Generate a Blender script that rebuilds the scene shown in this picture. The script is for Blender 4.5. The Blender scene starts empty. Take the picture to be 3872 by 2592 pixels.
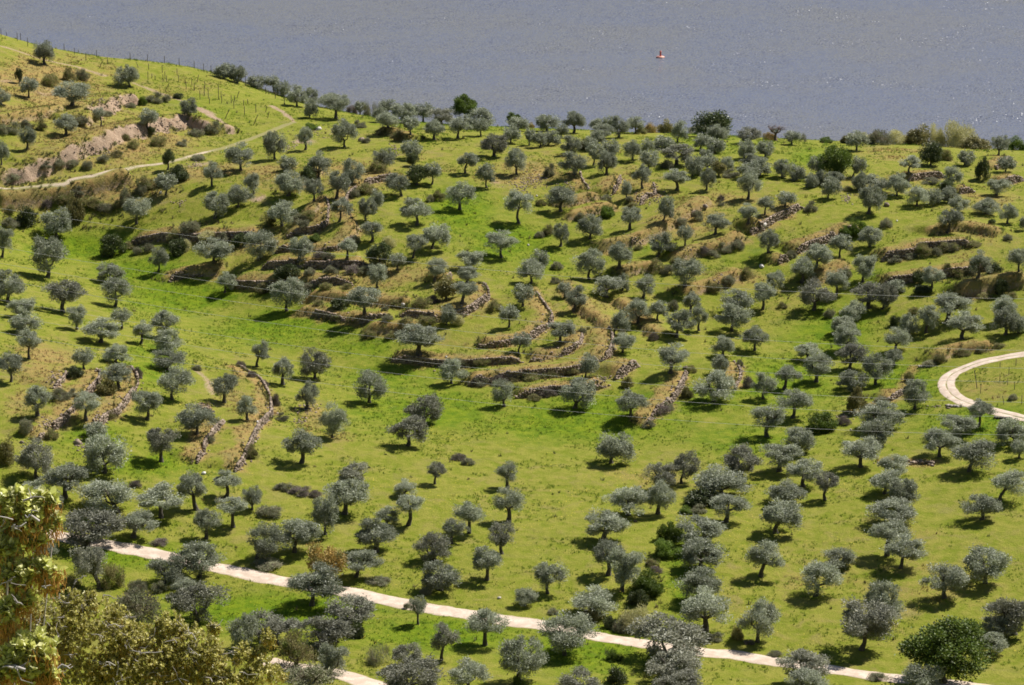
import bpy, math, random
import numpy as np
sc = bpy.context.scene
R_ = math.radians
# ------------------------------------------------------------------ camera, sky, sun, exposure
PITCH = R_(16.0)
FPX = 1936.0 / math.tan(R_(10.0))            # focal length in photo pixels (20 degree lens)
cam_d = bpy.data.cameras.new('camera'); cam = bpy.data.objects.new('camera', cam_d)
sc.collection.objects.link(cam); sc.camera = cam
cam.location = (0, 0, 0); cam.rotation_euler = (R_(90) - PITCH, 0, 0)
cam_d.sensor_fit = 'HORIZONTAL'; cam_d.angle = R_(20.0); cam_d.clip_start = 0.5; cam_d.clip_end = 20000
SUN_EL, SUN_AZ = R_(50.0), R_(52.0)           # azimuth measured from +Y towards +X
w = bpy.data.worlds.new('World'); sc.world = w; w.use_nodes = True
nt = w.node_tree; nt.nodes.clear()
sky = nt.nodes.new('ShaderNodeTexSky'); sky.sky_type = 'NISHITA'; sky.sun_disc = False
sky.sun_elevation = SUN_EL; sky.sun_rotation = SUN_AZ; sky.air_density = 1.0; sky.dust_density = 0.4
bg = nt.nodes.new('ShaderNodeBackground'); bg.inputs['Strength'].default_value = 0.05
wo = nt.nodes.new('ShaderNodeOutputWorld')
nt.links.new(sky.outputs[0], bg.inputs[0]); nt.links.new(bg.outputs[0], wo.inputs[0])
sl = bpy.data.lights.new('sun', 'SUN'); sl.energy = 5.0; sl.angle = R_(0.53); sl.color = (1.0, 0.95, 0.86)
so = bpy.data.objects.new('sun', sl); sc.collection.objects.link(so)
so.rotation_euler = (R_(90) - SUN_EL, 0, math.pi - SUN_AZ)
so.location = (200, 300, 400)
sc.view_settings.view_transform = 'Standard'; sc.view_settings.look = 'None'
sc.view_settings.exposure = 0.62; sc.view_settings.gamma = 1.0
sc.cycles.max_bounces = 8; sc.cycles.diffuse_bounces = 4; sc.cycles.glossy_bounces = 2
sc.cycles.transmission_bounces = 5; sc.cycles.transparent_max_bounces = 4
sc.cycles.filter_width = 1.7
rng = np.random.default_rng(7); random.seed(7)

# ------------------------------------------------------------------ helpers
def link(o): sc.collection.objects.link(o); return o
def tag(o, label=None, cat=None, group=None, kind=None):
    if label: o['label'] = label
    if cat: o['category'] = cat
    if group: o['group'] = group
    if kind: o['kind'] = kind
    return o
def empty(name, loc):
    o = bpy.data.objects.new(name, None); o.location = loc; o.empty_display_size = 0.3
    return link(o)
def mesh_np(name, co, quads=None, tris=None, mat=None, smooth=False, attrs=None):
    me = bpy.data.meshes.new(name)
    co = np.asarray(co, dtype=np.float32)
    nq = 0 if quads is None else len(quads); ntr = 0 if tris is None else len(tris)
    me.vertices.add(len(co)); me.vertices.foreach_set('co', co.ravel())
    idx = []
    if nq: idx.append(np.asarray(quads, dtype=np.int32).ravel())
    if ntr: idx.append(np.asarray(tris, dtype=np.int32).ravel())
    idx = np.concatenate(idx)
    me.loops.add(len(idx)); me.loops.foreach_set('vertex_index', idx)
    tot = np.concatenate([np.full(nq, 4, np.int32), np.full(ntr, 3, np.int32)])
    st = np.concatenate([[0], np.cumsum(tot)[:-1]]).astype(np.int32)
    me.polygons.add(nq + ntr); me.polygons.foreach_set('loop_start', st)
    if smooth: me.polygons.foreach_set('use_smooth', np.ones(nq + ntr, bool))
    me.update(calc_edges=True)
    for k, v in (attrs or {}).items():
        a = me.attributes.new(k, 'FLOAT', 'POINT'); a.data.foreach_set('value', np.asarray(v, np.float32))
    if mat: me.materials.append(mat)
    return me
def obj(name, me, parent=None, loc=(0, 0, 0)):
    o = bpy.data.objects.new(name, me); o.location = loc
    if parent: o.parent = parent
    return link(o)
class MB:                                     # collects tubes and blocks into one mesh
    def __init__(s): s.v = []; s.q = []; s.t = []; s.n = 0; s.r = []
    def add(s, co, q=(), t=(), r=0.0):
        co = np.asarray(co, float); s.v.append(co)
        for f in q: s.q.append([i + s.n for i in f])
        for f in t: s.t.append([i + s.n for i in f])
        s.r.append(np.full(len(co), r)); s.n += len(co)
    def tube(s, pts, rad, n=6, r=0.0, jit=0.0):
        pts = np.asarray(pts, float); k = len(pts); out = []
        for i in range(k):
            d = pts[min(i + 1, k - 1)] - pts[max(i - 1, 0)]; d /= max(np.linalg.norm(d), 1e-9)
            a = np.cross(d, (0.31, 0.95, 0.1)); a /= max(np.linalg.norm(a), 1e-9); b = np.cross(d, a)
            for j in range(n):
                th = 2 * math.pi * j / n; rr = rad[i] * (1 + jit * random.uniform(-1, 1))
                out.append(pts[i] + rr * (math.cos(th) * a + math.sin(th) * b))
        out.append(pts[-1])
        q = [(i * n + j, i * n + (j + 1) % n, (i + 1) * n + (j + 1) % n, (i + 1) * n + j) for i in range(k - 1) for j in range(n)]
        t = [((k - 1) * n + j, (k - 1) * n + (j + 1) % n, k * n) for j in range(n)]
        s.add(out, q, t, r)
    def mesh(s, name, mat, smooth=False):
        return mesh_np(name, np.concatenate(s.v), np.array(s.q, np.int32) if s.q else None, np.array(s.t, np.int32) if s.t else None, mat, smooth, {'rnd': np.concatenate(s.r)})
def hash2(ix, iy, seed):
    h = (ix.astype(np.int64) * 374761393 + iy.astype(np.int64) * 668265263 + seed * 974634777) & 0x7fffffff
    h = ((h ^ (h >> 13)) * 1274126177) & 0x7fffffff
    return ((h ^ (h >> 16)) & 0xffff) / 65535.0
def vnoise(x, y, scale, seed):
    x = np.asarray(x) / scale; y = np.asarray(y) / scale
    ix = np.floor(x).astype(int); iy = np.floor(y).astype(int)
    fx = x - ix; fy = y - iy; fx = fx * fx * (3 - 2 * fx); fy = fy * fy * (3 - 2 * fy)
    a = hash2(ix, iy, seed); b = hash2(ix + 1, iy, seed); c = hash2(ix, iy + 1, seed); d = hash2(ix + 1, iy + 1, seed)
    return (a + (b - a) * fx) * (1 - fy) + (c + (d - c) * fx) * fy - 0.5
def fbm(x, y, scale, seed, oct=3):
    r = 0; amp = 1
    for o in range(oct): r = r + amp * vnoise(x, y, scale, seed + o * 17); scale /= 2.1; amp *= 0.5
    return r
# photo pixel <-> place
CP, SP = math.cos(PITCH), math.sin(PITCH)
def ray(u, v):
    x = (u - 1936.0) / FPX; z = -(v - 1296.0) / FPX
    d = np.array([x, CP + z * SP, -SP + z * CP]); return d / np.linalg.norm(d)
def project(x, y, z):
    dep = y * CP - z * SP; up = y * SP + z * CP
    return 1936.0 + FPX * x / dep, 1296.0 - FPX * up / dep, dep
TS = 2342.0 / 968.0
TILE = {'A': (0, 0, 2.24), 'B': (1000, 200, 2.24), 'C': (2000, 200, 2.24), 'D': (2872, 300, 2.24), 'P': (400, 180, 3.347), 'V': (0, 0, 0.60485)}
for i, y0 in (('E', 648), ('F', 1296), ('G', 1944)):
    for j in range(4): TILE[i + str(j + 1)] = (968 * j, y0, TS)
def px(t, x, y): o = TILE[t]; return o[0] + x / o[2], o[1] + y / o[2]

# ------------------------------------------------------------------ node helpers and materials
def newmat(name):
    m = bpy.data.materials.new(name); m.use_nodes = True; n = m.node_tree; n.nodes.clear()
    out = n.nodes.new('ShaderNodeOutputMaterial'); return m, n, out
def N(n, typ, ins=None, **kw):
    nd = n.nodes.new(typ)
    for k, v in kw.items(): setattr(nd, k, v)
    for k, v in (ins or {}).items():
        s = nd.inputs[k]
        if isinstance(v, bpy.types.NodeSocket): n.links.new(v, s)
        else: s.default_value = v
    return nd
def mix(n, fac, a, b, mode='MIX'):
    nd = n.nodes.new('ShaderNodeMix'); nd.data_type = 'RGBA'; nd.blend_type = mode
    for s, v in ((nd.inputs[0], fac), (nd.inputs[6], a), (nd.inputs[7], b)):
        if isinstance(v, bpy.types.NodeSocket): n.links.new(v, s)
        elif isinstance(v, (tuple, list)): s.default_value = (*v, 1.0)
        else: s.default_value = v
    return nd.outputs[2]
def math_(n, op, a, b=0.0, clamp=False):
    nd = n.nodes.new('ShaderNodeMath'); nd.operation = op; nd.use_clamp = clamp
    for s, v in ((nd.inputs[0], a), (nd.inputs[1], b)):
        if isinstance(v, bpy.types.NodeSocket): n.links.new(v, s)
        else: s.default_value = v
    return nd.outputs[0]
def ramp01(n, v, lo, hi):
    nd = n.nodes.new('ShaderNodeMapRange'); nd.interpolation_type = 'SMOOTHSTEP'
    n.links.new(v, nd.inputs[0]); nd.inputs[1].default_value = lo; nd.inputs[2].default_value = hi
    return nd.outputs[0]
def noise(n, vec, scale, detail=3.0, rough=0.55, dist=0.0):
    nd = n.nodes.new('ShaderNodeTexNoise'); n.links.new(vec, nd.inputs['Vector'])
    nd.inputs['Scale'].default_value = scale; nd.inputs['Detail'].default_value = detail
    nd.inputs['Roughness'].default_value = rough; nd.inputs['Distortion'].default_value = dist
    return nd.outputs[0]
def attr(n, name):
    nd = n.nodes.new('ShaderNodeAttribute'); nd.attribute_name = name; return nd.outputs['Fac']
def leaf_mat(name, front, back, var=0.35, transl=0.25, rough=0.55, hue2=None):
    m, n, out = newmat(name)
    geo = N(n, 'ShaderNodeNewGeometry'); oi = N(n, 'ShaderNodeObjectInfo'); tc = N(n, 'ShaderNodeTexCoord')
    col = mix(n, geo.outputs['Backfacing'], front, back)
    if hue2: col = mix(n, ramp01(n, noise(n, tc.outputs['Object'], 1.9, 2), 0.45, 0.62), col, hue2)
    f = math_(n, 'MULTIPLY_ADD', attr(n, 'rnd'), var * 1.6); n.nodes[-1].inputs[2].default_value = 1 - var * 0.8
    g = math_(n, 'MULTIPLY_ADD', oi.outputs['Random'], var); n.nodes[-1].inputs[2].default_value = 1 - var * 0.5
    col = mix(n, 1.0, col, math_(n, 'MULTIPLY', f, g), 'MULTIPLY')
    p = N(n, 'ShaderNodeBsdfPrincipled', {'Base Color': col, 'Roughness': rough})
    p.inputs['Specular IOR Level'].default_value = 0.35
    tr = N(n, 'ShaderNodeBsdfTranslucent', {'Color': col})
    mx = N(n, 'ShaderNodeMixShader', {0: transl, 1: p.outputs[0], 2: tr.outputs[0]})
    n.links.new(mx.outputs[0], out.inputs[0]); return m
def plain_mat(name, a, b, scale=3.0, rough=0.85, bump=0.0, usernd=False, metal=0.0):
    m, n, out = newmat(name); tc = N(n, 'ShaderNodeTexCoord')
    nz = noise(n, tc.outputs['Object'], scale, 4)
    f = ramp01(n, nz, 0.3, 0.7)
    if usernd: f = math_(n, 'ADD', math_(n, 'MULTIPLY', f, 0.4), math_(n, 'MULTIPLY', attr(n, 'rnd'), 0.6))
    p = N(n, 'ShaderNodeBsdfPrincipled', {'Base Color': mix(n, f, a, b), 'Roughness': rough, 'Metallic': metal})
    if bump:
        bp = N(n, 'ShaderNodeBump', {'Height': nz, 'Strength': bump, 'Distance': 0.1}); n.links.new(bp.outputs[0], p.inputs['Normal'])
    n.links.new(p.outputs[0], out.inputs[0]); return m
# ------------------------------------------------------------------ base relief: thin-plate surface through surveyed points
ctl = []
def cpix(v, row):
    for u, z in row:
        d = ray(u / .60485, v / .60485); ctl.append(d * (z / d[2]))
cpix(1568, [(0, -134), (600, -135), (1200, -136), (1800, -137), (2342, -137)])
cpix(1250, [(0, -133), (600, -135.2), (1200, -136), (1800, -136.5), (2342, -135.5)])
cpix(1000, [(0, -128.5), (250, -130.5), (500, -133), (700, -135), (1000, -136.5), (1400, -137.5), (1800, -136.8), (2342, -134)])
cpix(850, [(0, -127), (300, -130.5), (500, -134), (700, -137), (1000, -137), (1400, -135.5), (1700, -136.2), (2000, -136.5), (2342, -133)])
cpix(700, [(0, -128.5), (250, -134), (500, -138), (700, -136), (1000, -132.5), (1250, -133.5), (1600, -134.5), (1900, -134), (2342, -131)])
cpix(580, [(0, -133), (200, -137), (450, -134), (700, -131.3), (950, -130), (1200, -131.5), (1500, -131), (1800, -130.5), (2342, -128)])
cpix(450, [(0, -129), (250, -130), (500, -128.5), (800, -127), (1200, -128.3), (1600, -127.5), (2000, -127), (2342, -128)])
cpix(350, [(0, -123), (250, -125), (500, -127), (900, -126.5), (1300, -127), (1700, -127), (2000, -128), (2342, -130)])
cpix(200, [(0, -119), (250, -124)]); cpix(280, [(500, -127.5)])
ridge = [(-300, 40, 690), (0, 125, 690), (105, 165, 690), (243, 192, 690), (365, 215, 690), (558, 232, 690), (735, 258, 690), (850, 298, 688), (940, 325, 682), (1165, 395, 668),
         (1330, 432, 660), (1600, 456, 652), (1848, 479, 650), (2236, 492, 650), (2602, 508, 652), (2937, 530, 655), (3162, 542, 658), (3421, 552, 660), (3631, 568, 655), (3872, 581, 650), (4300, 600, 650)]
for u, v, rr in ridge[::2] + [ridge[-2]]:
    p = ray(u, v) * rr; ctl.append(p)
    ctl.append(p + (0, 35, -11)); ctl.append(p + (0, 80, -32)); ctl.append(np.array([p[0] * 1.1, p[1] + 140, -187])); ctl.append(np.array([p[0] * 1.3, p[1] + 260, -190]))
for x in (-170, -60, 60, 170):
    for y, z in ((-25, 6), (0, -2.2), (17, -9.7), (36, -18.5), (100, -50), (200, -98), (270, -124)): ctl.append(np.array([x, y, z + (0.02 * abs(x) if y > 50 else 0)]))
for x, y, z in ((-330, 350, -115), (-330, 600, -120), (330, 350, -125), (330, 600, -128), (-330, 850, -188), (330, 850, -188)): ctl.append(np.array([x, y, z]))
ctl = np.array(ctl)
S_ = 100.0
def tps_fit(P, z, lam=0.002):
    n = len(P); d = np.linalg.norm(P[:, None] - P[None], axis=2); K = d * d * np.log(d + 1e-9) + lam * np.eye(n)
    A = np.zeros((n + 3, n + 3)); A[:n, :n] = K; A[:n, n] = 1; A[:n, n + 1:] = P; A[n, :n] = 1; A[n + 1:, :n] = P.T
    return np.linalg.solve(A, np.concatenate([z, np.zeros(3)]))
_P = ctl[:, :2] / S_; _W = tps_fit(_P, ctl[:, 2])
def base_h(x, y):
    x = np.asarray(x, float) / S_; y = np.asarray(y, float) / S_; shp = x.shape; x = x.ravel(); y = y.ravel(); out = np.empty(len(x))
    for i in range(0, len(x), 40000):
        q = np.stack([x[i:i + 40000], y[i:i + 40000]], 1); d2 = ((q[:, None] - _P[None]) ** 2).sum(2)
        out[i:i + 40000] = (0.5 * d2 * np.log(d2 + 1e-18)) @ _W[:-3] + _W[-3] + q @ _W[-2:]
    return out.reshape(shp)
def spacing(segs):
    out = [segs[0][0]]
    for a, b, st in segs: out += list(np.arange(a + st, b + st * 0.5, st))
    return np.unique(np.round(np.array(out), 4))
XS = spacing([(-340, -150, 5), (-150, -126, 2), (-126, 126, 0.5), (126, 150, 2), (150, 340, 5)])
YS = spacing([(-25, 318, 3.5), (318, 690, 0.5), (690, 760, 2), (760, 960, 6)])
GX, GY = np.meshgrid(XS, YS)
H = base_h(GX, GY)
def hgt(x, y, Hm=None):
    Hm = H if Hm is None else Hm
    x = np.asarray(x, float); y = np.asarray(y, float)
    i = np.clip(np.searchsorted(XS, x) - 1, 0, len(XS) - 2); j = np.clip(np.searchsorted(YS, y) - 1, 0, len(YS) - 2)
    fx = np.clip((x - XS[i]) / (XS[i + 1] - XS[i]), 0, 1); fy = np.clip((y - YS[j]) / (YS[j + 1] - YS[j]), 0, 1)
    return (Hm[j, i] * (1 - fx) + Hm[j, i + 1] * fx) * (1 - fy) + (Hm[j + 1, i] * (1 - fx) + Hm[j + 1, i + 1] * fx) * fy
_T = np.arange(300, 860, 0.4)
def ground(u, v, lift=0.0):
    """where the sight line through a photo pixel meets the ground (raised by lift)"""
    d = ray(u, v); p = _T[:, None] * d[None]
    g = p[:, 2] - (hgt(p[:, 0], p[:, 1]) + lift)
    k = np.nonzero(g < 0)[0]
    if len(k) == 0 or k[0] == 0 or _T[k[0]] > 760:
        m = (_T > 560) & (_T < 720); i = np.argmin(np.where(m, g, 1e9)); t = _T[i]
    else:
        i = k[0]; t = _T[i - 1] + 0.4 * g[i - 1] / (g[i - 1] - g[i] + 1e-9)
    q = d * t; return np.array([q[0], q[1], float(hgt(q[0], q[1]))])

# ------------------------------------------------------------------ terrace walls and banks (tile, height, style, label, points); the higher ground lies on the left
WALLS = [
 ('E1', 1.1, 'wall', 'dry stone terrace wall half buried in scrub above the green hollow, left end by a round dark oak', '1190 625 1350 602 1520 578 1800 590 2130 572 2342 568'),
 ('E2', 1.0, 'wall', 'short hooked stone wall on the uppermost spur terrace, bending up along an orange path', '270 565 380 535 540 510 640 465 645 420 655 330 625 250 600 225'),
 ('E2', 1.0, 'wall', 'long winding stone wall edging the pale curving terrace path on the upper spur', '170 715 400 702 560 700 740 685 860 585 915 530 900 440 845 370 815 240 860 170 1000 85 1150 45 1310 20'),
 ('E2', 1.2, 'wall', 'stone wall shaded by olives across the middle of the stacked terraces', '40 870 200 850 450 855 620 855 800 840 950 820 1030 800'),
 ('E1', 1.0, 'wall', 'low grassy terrace wall left of the stacked terraces, under a wide olive', '1530 965 1600 935 1750 912 1900 900 2060 890'),
 ('E2', 1.2, 'wall', 'straight rubble wall crossing the stacked terraces below the purple scrub', '-260 1000 -100 1008 60 1012 200 1010 400 1005 580 1010 750 1005 900 1000'),
 ('E2', 0.9, 'bank', '', '420 1160 640 1150 780 1165 950 1190 1150 1200 1420 1195'),
 ('E2', 0.9, 'wall', 'low wall with pale stones at the bottom left of the stacked terraces', '330 1262 550 1280 700 1310 900 1340 1080 1350 1240 1342'),
 ('E2', 1.1, 'wall', 'pale stone wall curling up round the nose of the spur terraces', '1300 1330 1650 1318 1850 1275 1960 1230 2060 1165 2120 1120 2105 1060 2050 995'),
 ('E2', 1.0, 'wall', 'short pale rubble wall between two olives near the tip of the spur', '1720 985 1760 955 1775 915'),
 ('E2', 1.0, 'bank', '', '960 1452 1150 1440 1350 1445 1500 1470'),
 ('E3', 1.0, 'wall', 'curved stone wall hooking up from the shaded olive to the orange strip in the centre', '-330 1570 -120 1560 0 1525 180 1470 270 1405 340 1360 358 1300 300 1220 200 1080'),
 ('F3', 1.3, 'wall', 'long dark faced terrace wall at the foot of the spur, its end climbing right', '-420 330 -220 300 0 275 200 258 400 238 600 210 760 145 880 95 915 -60 870 -160'),
 ('F3', 1.0, 'wall', 'pale stone wall beneath a small olive just above the long dark faced wall', '150 120 330 98 480 68 600 10 632 -60 622 -120'),
 ('F2', 1.1, 'wall', 'terrace wall in deep olive shade with a pale stone on its top', '1230 112 1450 120 1680 150 1900 150 2300 132 2440 120'),
 ('F3', 1.1, 'wall', 'low purple grey wall under the big silvery olive at the bottom terrace', '20 450 120 442 235 425 350 402 480 400 760 362 900 322'),
 ('F3', 1.4, 'wall', 'thick block of stacked pale stones standing alone beside a bushy olive', '930 262 1000 232 1100 172 1160 150'),
 ('F3', 1.0, 'wall', 'stony grassed wall slanting up from the bright lower meadow', '1180 722 1270 652 1400 532 1460 482 1530 382 1590 240'),
 ('F3', 0.5, 'wall', 'narrow stony ledge beside the big double olive above the meadow', '2030 402 2060 332 2085 262 2020 160'),
 ('D', 1.3, 'wall', 'ragged wall with white boulders slanting up the right hand slope', '0 1240 100 1172 230 1112 330 1052 372 1040'),
 ('E3', 1.1, 'wall', 'broken wall stub beside a white boulder on the right hand slope', '2170 530 2240 510 2300 490'),
 ('E4', 1.3, 'wall', 'straight dark wall with a dry grass lip leading to green bushes on the right', '240 702 380 642 500 602 570 572 700 525 830 480'),
 ('E4', 1.2, 'wall', 'stone wall with shrubs along its face below the leaning right hand olive', '1020 767 1150 737 1300 722 1400 667 1560 650 1720 635 1880 632'),
 ('E4', 1.2, 'wall', 'overgrown terrace wall running up between olives on the lower right slope', '1050 1002 1150 977 1300 962 1420 932 1600 912 1800 882 1960 850 2080 835'),
 ('E4', 1.6, 'bank', '', '1700 1112 1850 1072 2000 1042 2200 1002 2400 992'),
 ('D', 1.1, 'wall', 'top right wall under a leaning olive beside dark holm oaks', '1250 822 1400 802 1580 792'),
 ('D', 0.9, 'wall', 'isolated low wall in grass below a shrubby olive at the far right', '1680 932 1750 925 1820 922'),
 ('D', 1.2, 'wall', 'short stone wall at the far right edge casting a black shadow', '2040 852 2120 832 2240 812'),
 ('D', 0.7, 'wall', 'pale tumbled stones climbing under an olive at the far right skyline', '2000 745 2060 692 2115 648'),
 ('F1', 0.9, 'wall', 'bleached rubble wall on the left dry slope, uppermost of the left rows', '470 400 560 342 605 258'),
 ('F1', 1.1, 'wall', 'long left slope wall with bright stones curving up past a green shrub', '335 835 430 762 540 692 700 562 780 442 860 382 908 292 862 220'),
 ('F1', 1.1, 'wall', 'left slope wall with a dry orange top curving up under a spreading olive', '880 725 960 642 1060 592 1120 522 1190 432 1235 352 1242 282 1170 190'),
 ('F1', 1.0, 'wall', 'rubble wall below a rounded olive, next one towards the green hollow', '1780 1052 1842 982 1862 902 1920 812 1992 742 2045 690'),
 ('F1', 0.6, 'wall', 'loose pale stones between two olives in the middle of the left slope', '1780 560 1870 590 1960 605'),
 ('F2', 1.0, 'wall', 'lowest left slope wall winding up with a white slab on it', '-210 1130 -140 1050 -70 920 -30 822 0 770 30 720 90 660 132 600 112 450 40 330 -100 240 -180 185'),
 ('C', 1.1, 'wall', 'knobbly rubble wall standing behind a round olive on the upper slope', '505 1140 470 1110 440 1050 425 985'),
 ('C', 1.2, 'wall', 'upright heap of dark stones like a stub wall on the upper slope', '705 1165 740 1102 775 1025'),
 ('C', 0.7, 'wall', 'pale scree wall running down beside a tall slim olive on the upper slope', '930 1270 985 1210 1060 1180 1045 1090'),
 ('F4', 0.8, 'wall', 'thin pale stone line on the ditch bank left of the looping track', '1060 502 1150 472 1255 410'),
 ('F4', 0.3, 'line', 'low line of pale stones across the flat field below a broad olive', '990 1106 1100 1095 1300 1092 1420 1085 1530 1112'),
 ('E4', 0.9, 'wall', 'small tumbled stone pile at a grassy corner of the right hand slope', '80 812 130 785 190 770'),
 ('A', 2.8, 'earth', '', '-30 1500 150 1440 300 1375 490 1305 700 1215 1050 1080 1200 1040 1350 1000 1600 968 1750 1030'),
 ('A', 2.2, 'earth', '', '690 985 850 895 1000 822 1180 790'),
 ('A', 1.0, 'bank', '', '-30 1015 200 990 400 962 560 930'),
 ('E1', 1.6, 'bank', '', '-20 270 400 235 800 150 1000 105 1250 40'),
 ('E3', 0.9, 'bank', '', '430 390 560 410 700 375 860 335 1000 305'),
 ('E3', 1.1, 'bank', '', '800 700 950 665 1150 625 1300 565 1450 485 1600 385 1750 295 1850 235'),
 ('E3', 1.0, 'bank', '', '1480 790 1620 745 1800 695 1900 682 2080 592 2150 552'),
 ('E3', 0.9, 'bank', '', '1020 945 1150 895 1290 880 1400 850'),
 ('E3', 0.9, 'bank', '', '1620 1125 1750 1065 1920 1020 2050 960 2180 900'),
 ('E4', 0.9, 'bank', '', '440 1012 520 955 620 912 780 832'),
 ('F4', 0.9, 'bank', '', '1560 155 1700 85 1900 42 2100 12'),
 ('E3', 0.8, 'bank', '', '420 990 520 1130 620 1250 740 1330 860 1430'),
 ('E3', 0.8, 'bank', '', '900 1150 1010 1230 1130 1340 1210 1430 1260 1490'),
 ('E4', 0.9, 'bank', '', '1500 560 1700 500 1900 520 2100 560'),
 ('E2', 0.8, 'bank', '', '330 420 430 440 540 400 590 330'),
 ('B', 0.9, 'bank', '', '100 1100 260 1120 400 1050 500 960'),
 ('C', 0.9, 'bank', '', '150 1230 300 1270 480 1240 640 1200'),
 ('B', 1.0, 'bank', '', '930 650 1060 670 1190 720'),
]
def smooth_poly(P, step=0.5):
    P = np.array(P, float); n = len(P); out = []
    for i in range(n - 1):
        p0, p1, p2, p3 = P[max(i - 1, 0)], P[i], P[i + 1], P[min(i + 2, n - 1)]
        k = max(2, int(np.linalg.norm(p2 - p1) / step))
        for t in np.arange(k) / k:
            out.append(0.5 * ((2 * p1) + (-p0 + p2) * t + (2 * p0 - 5 * p1 + 4 * p2 - p3) * t * t + (-p0 + 3 * p1 - 3 * p2 + p3) * t ** 3))
    out.append(P[-1]); return np.array(out)
def near_poly(P, reach):
    """signed distance (left positive) and running fraction from grid points near a polyline"""
    lo = P.min(0) - reach; hi = P.max(0) + reach
    i0, i1 = np.searchsorted(XS, (lo[0], hi[0])); j0, j1 = np.searchsorted(YS, (lo[1], hi[1]))
    X = GX[j0:j1, i0:i1]; Y = GY[j0:j1, i0:i1]
    best = np.full(X.shape, 1e9); sd = np.zeros(X.shape); fr = np.zeros(X.shape)
    for k in range(len(P) - 1):
        a = P[k]; e = P[k + 1] - a; L = max(np.hypot(*e), 1e-6)
        t = np.clip(((X - a[0]) * e[0] + (Y - a[1]) * e[1]) / L ** 2, 0, 1)
        dx = X - a[0] - t * e[0]; dy = Y - a[1] - t * e[1]; d = np.hypot(dx, dy)
        s = np.sign(e[0] * (Y - a[1]) - e[1] * (X - a[0])); m = d < best
        best = np.where(m, d, best); sd = np.where(m, d * s, sd); fr = np.where(m, (k + t) / (len(P) - 1), fr)
    return (slice(j0, j1), slice(i0, i1)), sd, fr
dry = np.zeros_like(H); soil = np.zeros_like(H); lush = np.zeros_like(H)
H0 = H.copy(); lift_all = np.zeros_like(H); wall_geo = []
for t, hh, style, lab, pts in WALLS:
    q = list(map(float, pts.split())); q = [px(t, q[i], q[i + 1]) for i in range(0, len(q), 2)]
    P = smooth_poly([ground(u, v, hh)[:2] for u, v in q])
    L = np.linalg.norm(np.diff(P, axis=0), axis=1).sum()
    hh = hh * (1.1 if style == 'wall' else (.85 if style == 'earth' else 1.5)) * (.75 if t in ('F1', 'F2') and style == 'wall' else 1)
    sl_, sd, fr = near_poly(P, 11)
    sd = sd + (1.7 if style == 'earth' else .3) * fbm(GX[sl_], GY[sl_], 3.2 if style == 'earth' else 1.8, 77, 4)
    e = min(0.25, 2.0 / max(L, 1)); tap = np.clip(fr / e, 0, 1) * np.clip((1 - fr) / e, 0, 1)
    wd = 0.45 if style == 'wall' else (2.2 if style == 'earth' else 1.1)
    if style != 'line':
        up = np.clip((sd + wd * 0.5) / wd, 0, 1); up = up * up * (3 - 2 * up)
        dec = 1 - np.clip((sd - 1.5) / (6.5 if style != 'earth' else 9), 0, 1); dec = dec * dec * (3 - 2 * dec)
        lift_all[sl_] += hh * up * dec * tap
    jit = 1 + 1.1 * fbm(GX[sl_], GY[sl_], 2.6, 91)
    lip = np.exp(-((sd - 0.8) / (2.1 * jit)) ** 2) * np.clip(tap + .2, 0, 1)
    if style == 'earth':
        face = np.clip(1.2 - np.abs(sd) / (1.7 * jit), 0, 1) * np.clip(1.0 + 1.5 * fbm(GX[sl_], GY[sl_], 5.0, 13), .15, 1); lift_all[sl_] += np.clip(1.3 - np.abs(sd) / 2.4, 0, 1) * tap * 1.0 * fbm(GX[sl_], GY[sl_], 1.7, 21, 3); soil[sl_] = np.maximum(soil[sl_], face * tap)
        dry[sl_] = np.maximum(dry[sl_], 0.5 * np.exp(-(sd / 4.5) ** 2))
    else:
        dry[sl_] = np.maximum(dry[sl_], lip * 0.95)
        soil[sl_] = np.maximum(soil[sl_], 0.55 * np.exp(-((sd + 0.2) / 0.6) ** 2) * tap)
    wall_geo.append((style, hh, lab, P, L))
rough_ = 0.10 * fbm(GX, GY, 2.4, 5) + 0.35 * fbm(GX, GY, 14, 9, 2)
far_ = np.clip((GY - 300) / 30, 0, 1)
H = H0 + lift_all + rough_ * far_
# ------------------------------------------------------------------ ground cover zones (a property of the soil, stored on the ground)
PU, PV, PD = project(GX, GY, H)
PU = PU * .60485; PV = PV * .60485
ok = (GY > 250)
for u, v, su, sv, a in [(200, 565, 150, 38, 1), (420, 680, 150, 45, 1), (330, 620, 130, 40, 1), (650, 745, 170, 45, 1), (560, 660, 70, 30, .7), (850, 790, 120, 40, .8), (1050, 490, 80, 60, .9), (1160, 550, 90, 50, 1), (1250, 600, 70, 40, .7),
                        (1000, 940, 230, 55, .8), (1350, 960, 260, 60, 1), (1550, 920, 150, 50, .8), (1800, 880, 160, 70, .8), (1700, 1000, 200, 40, .6), (1900, 760, 120, 70, .8), (2080, 880, 130, 60, .8), (2250, 970, 150, 50, .8),
                        (650, 1400, 260, 45, 1), (1000, 1450, 250, 45, .8), (1350, 1480, 200, 60, .8), (300, 1270, 150, 35, 1), (1560, 1330, 60, 120, .7), (900, 850, 160, 60, .6), (350, 830, 80, 60, .7), (200, 1000, 100, 40, .7),
                        (330, 1060, 140, 35, .7), (1480, 560, 80, 40, .5), (1750, 600, 120, 40, .4), (2150, 560, 150, 40, .2), (2050, 640, 150, 40, .5), (1850, 360, 80, 30, .6), (1050, 285, 300, 18, .6), (1650, 330, 150, 25, .5), (500, 250, 120, 40, .3), (700, 540, 60, 25, .3)]:
    lush = np.maximum(lush, np.where(ok, a * np.exp(-((PU - u) / su) ** 2 - ((PV - v) / sv) ** 2), 0))
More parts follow.
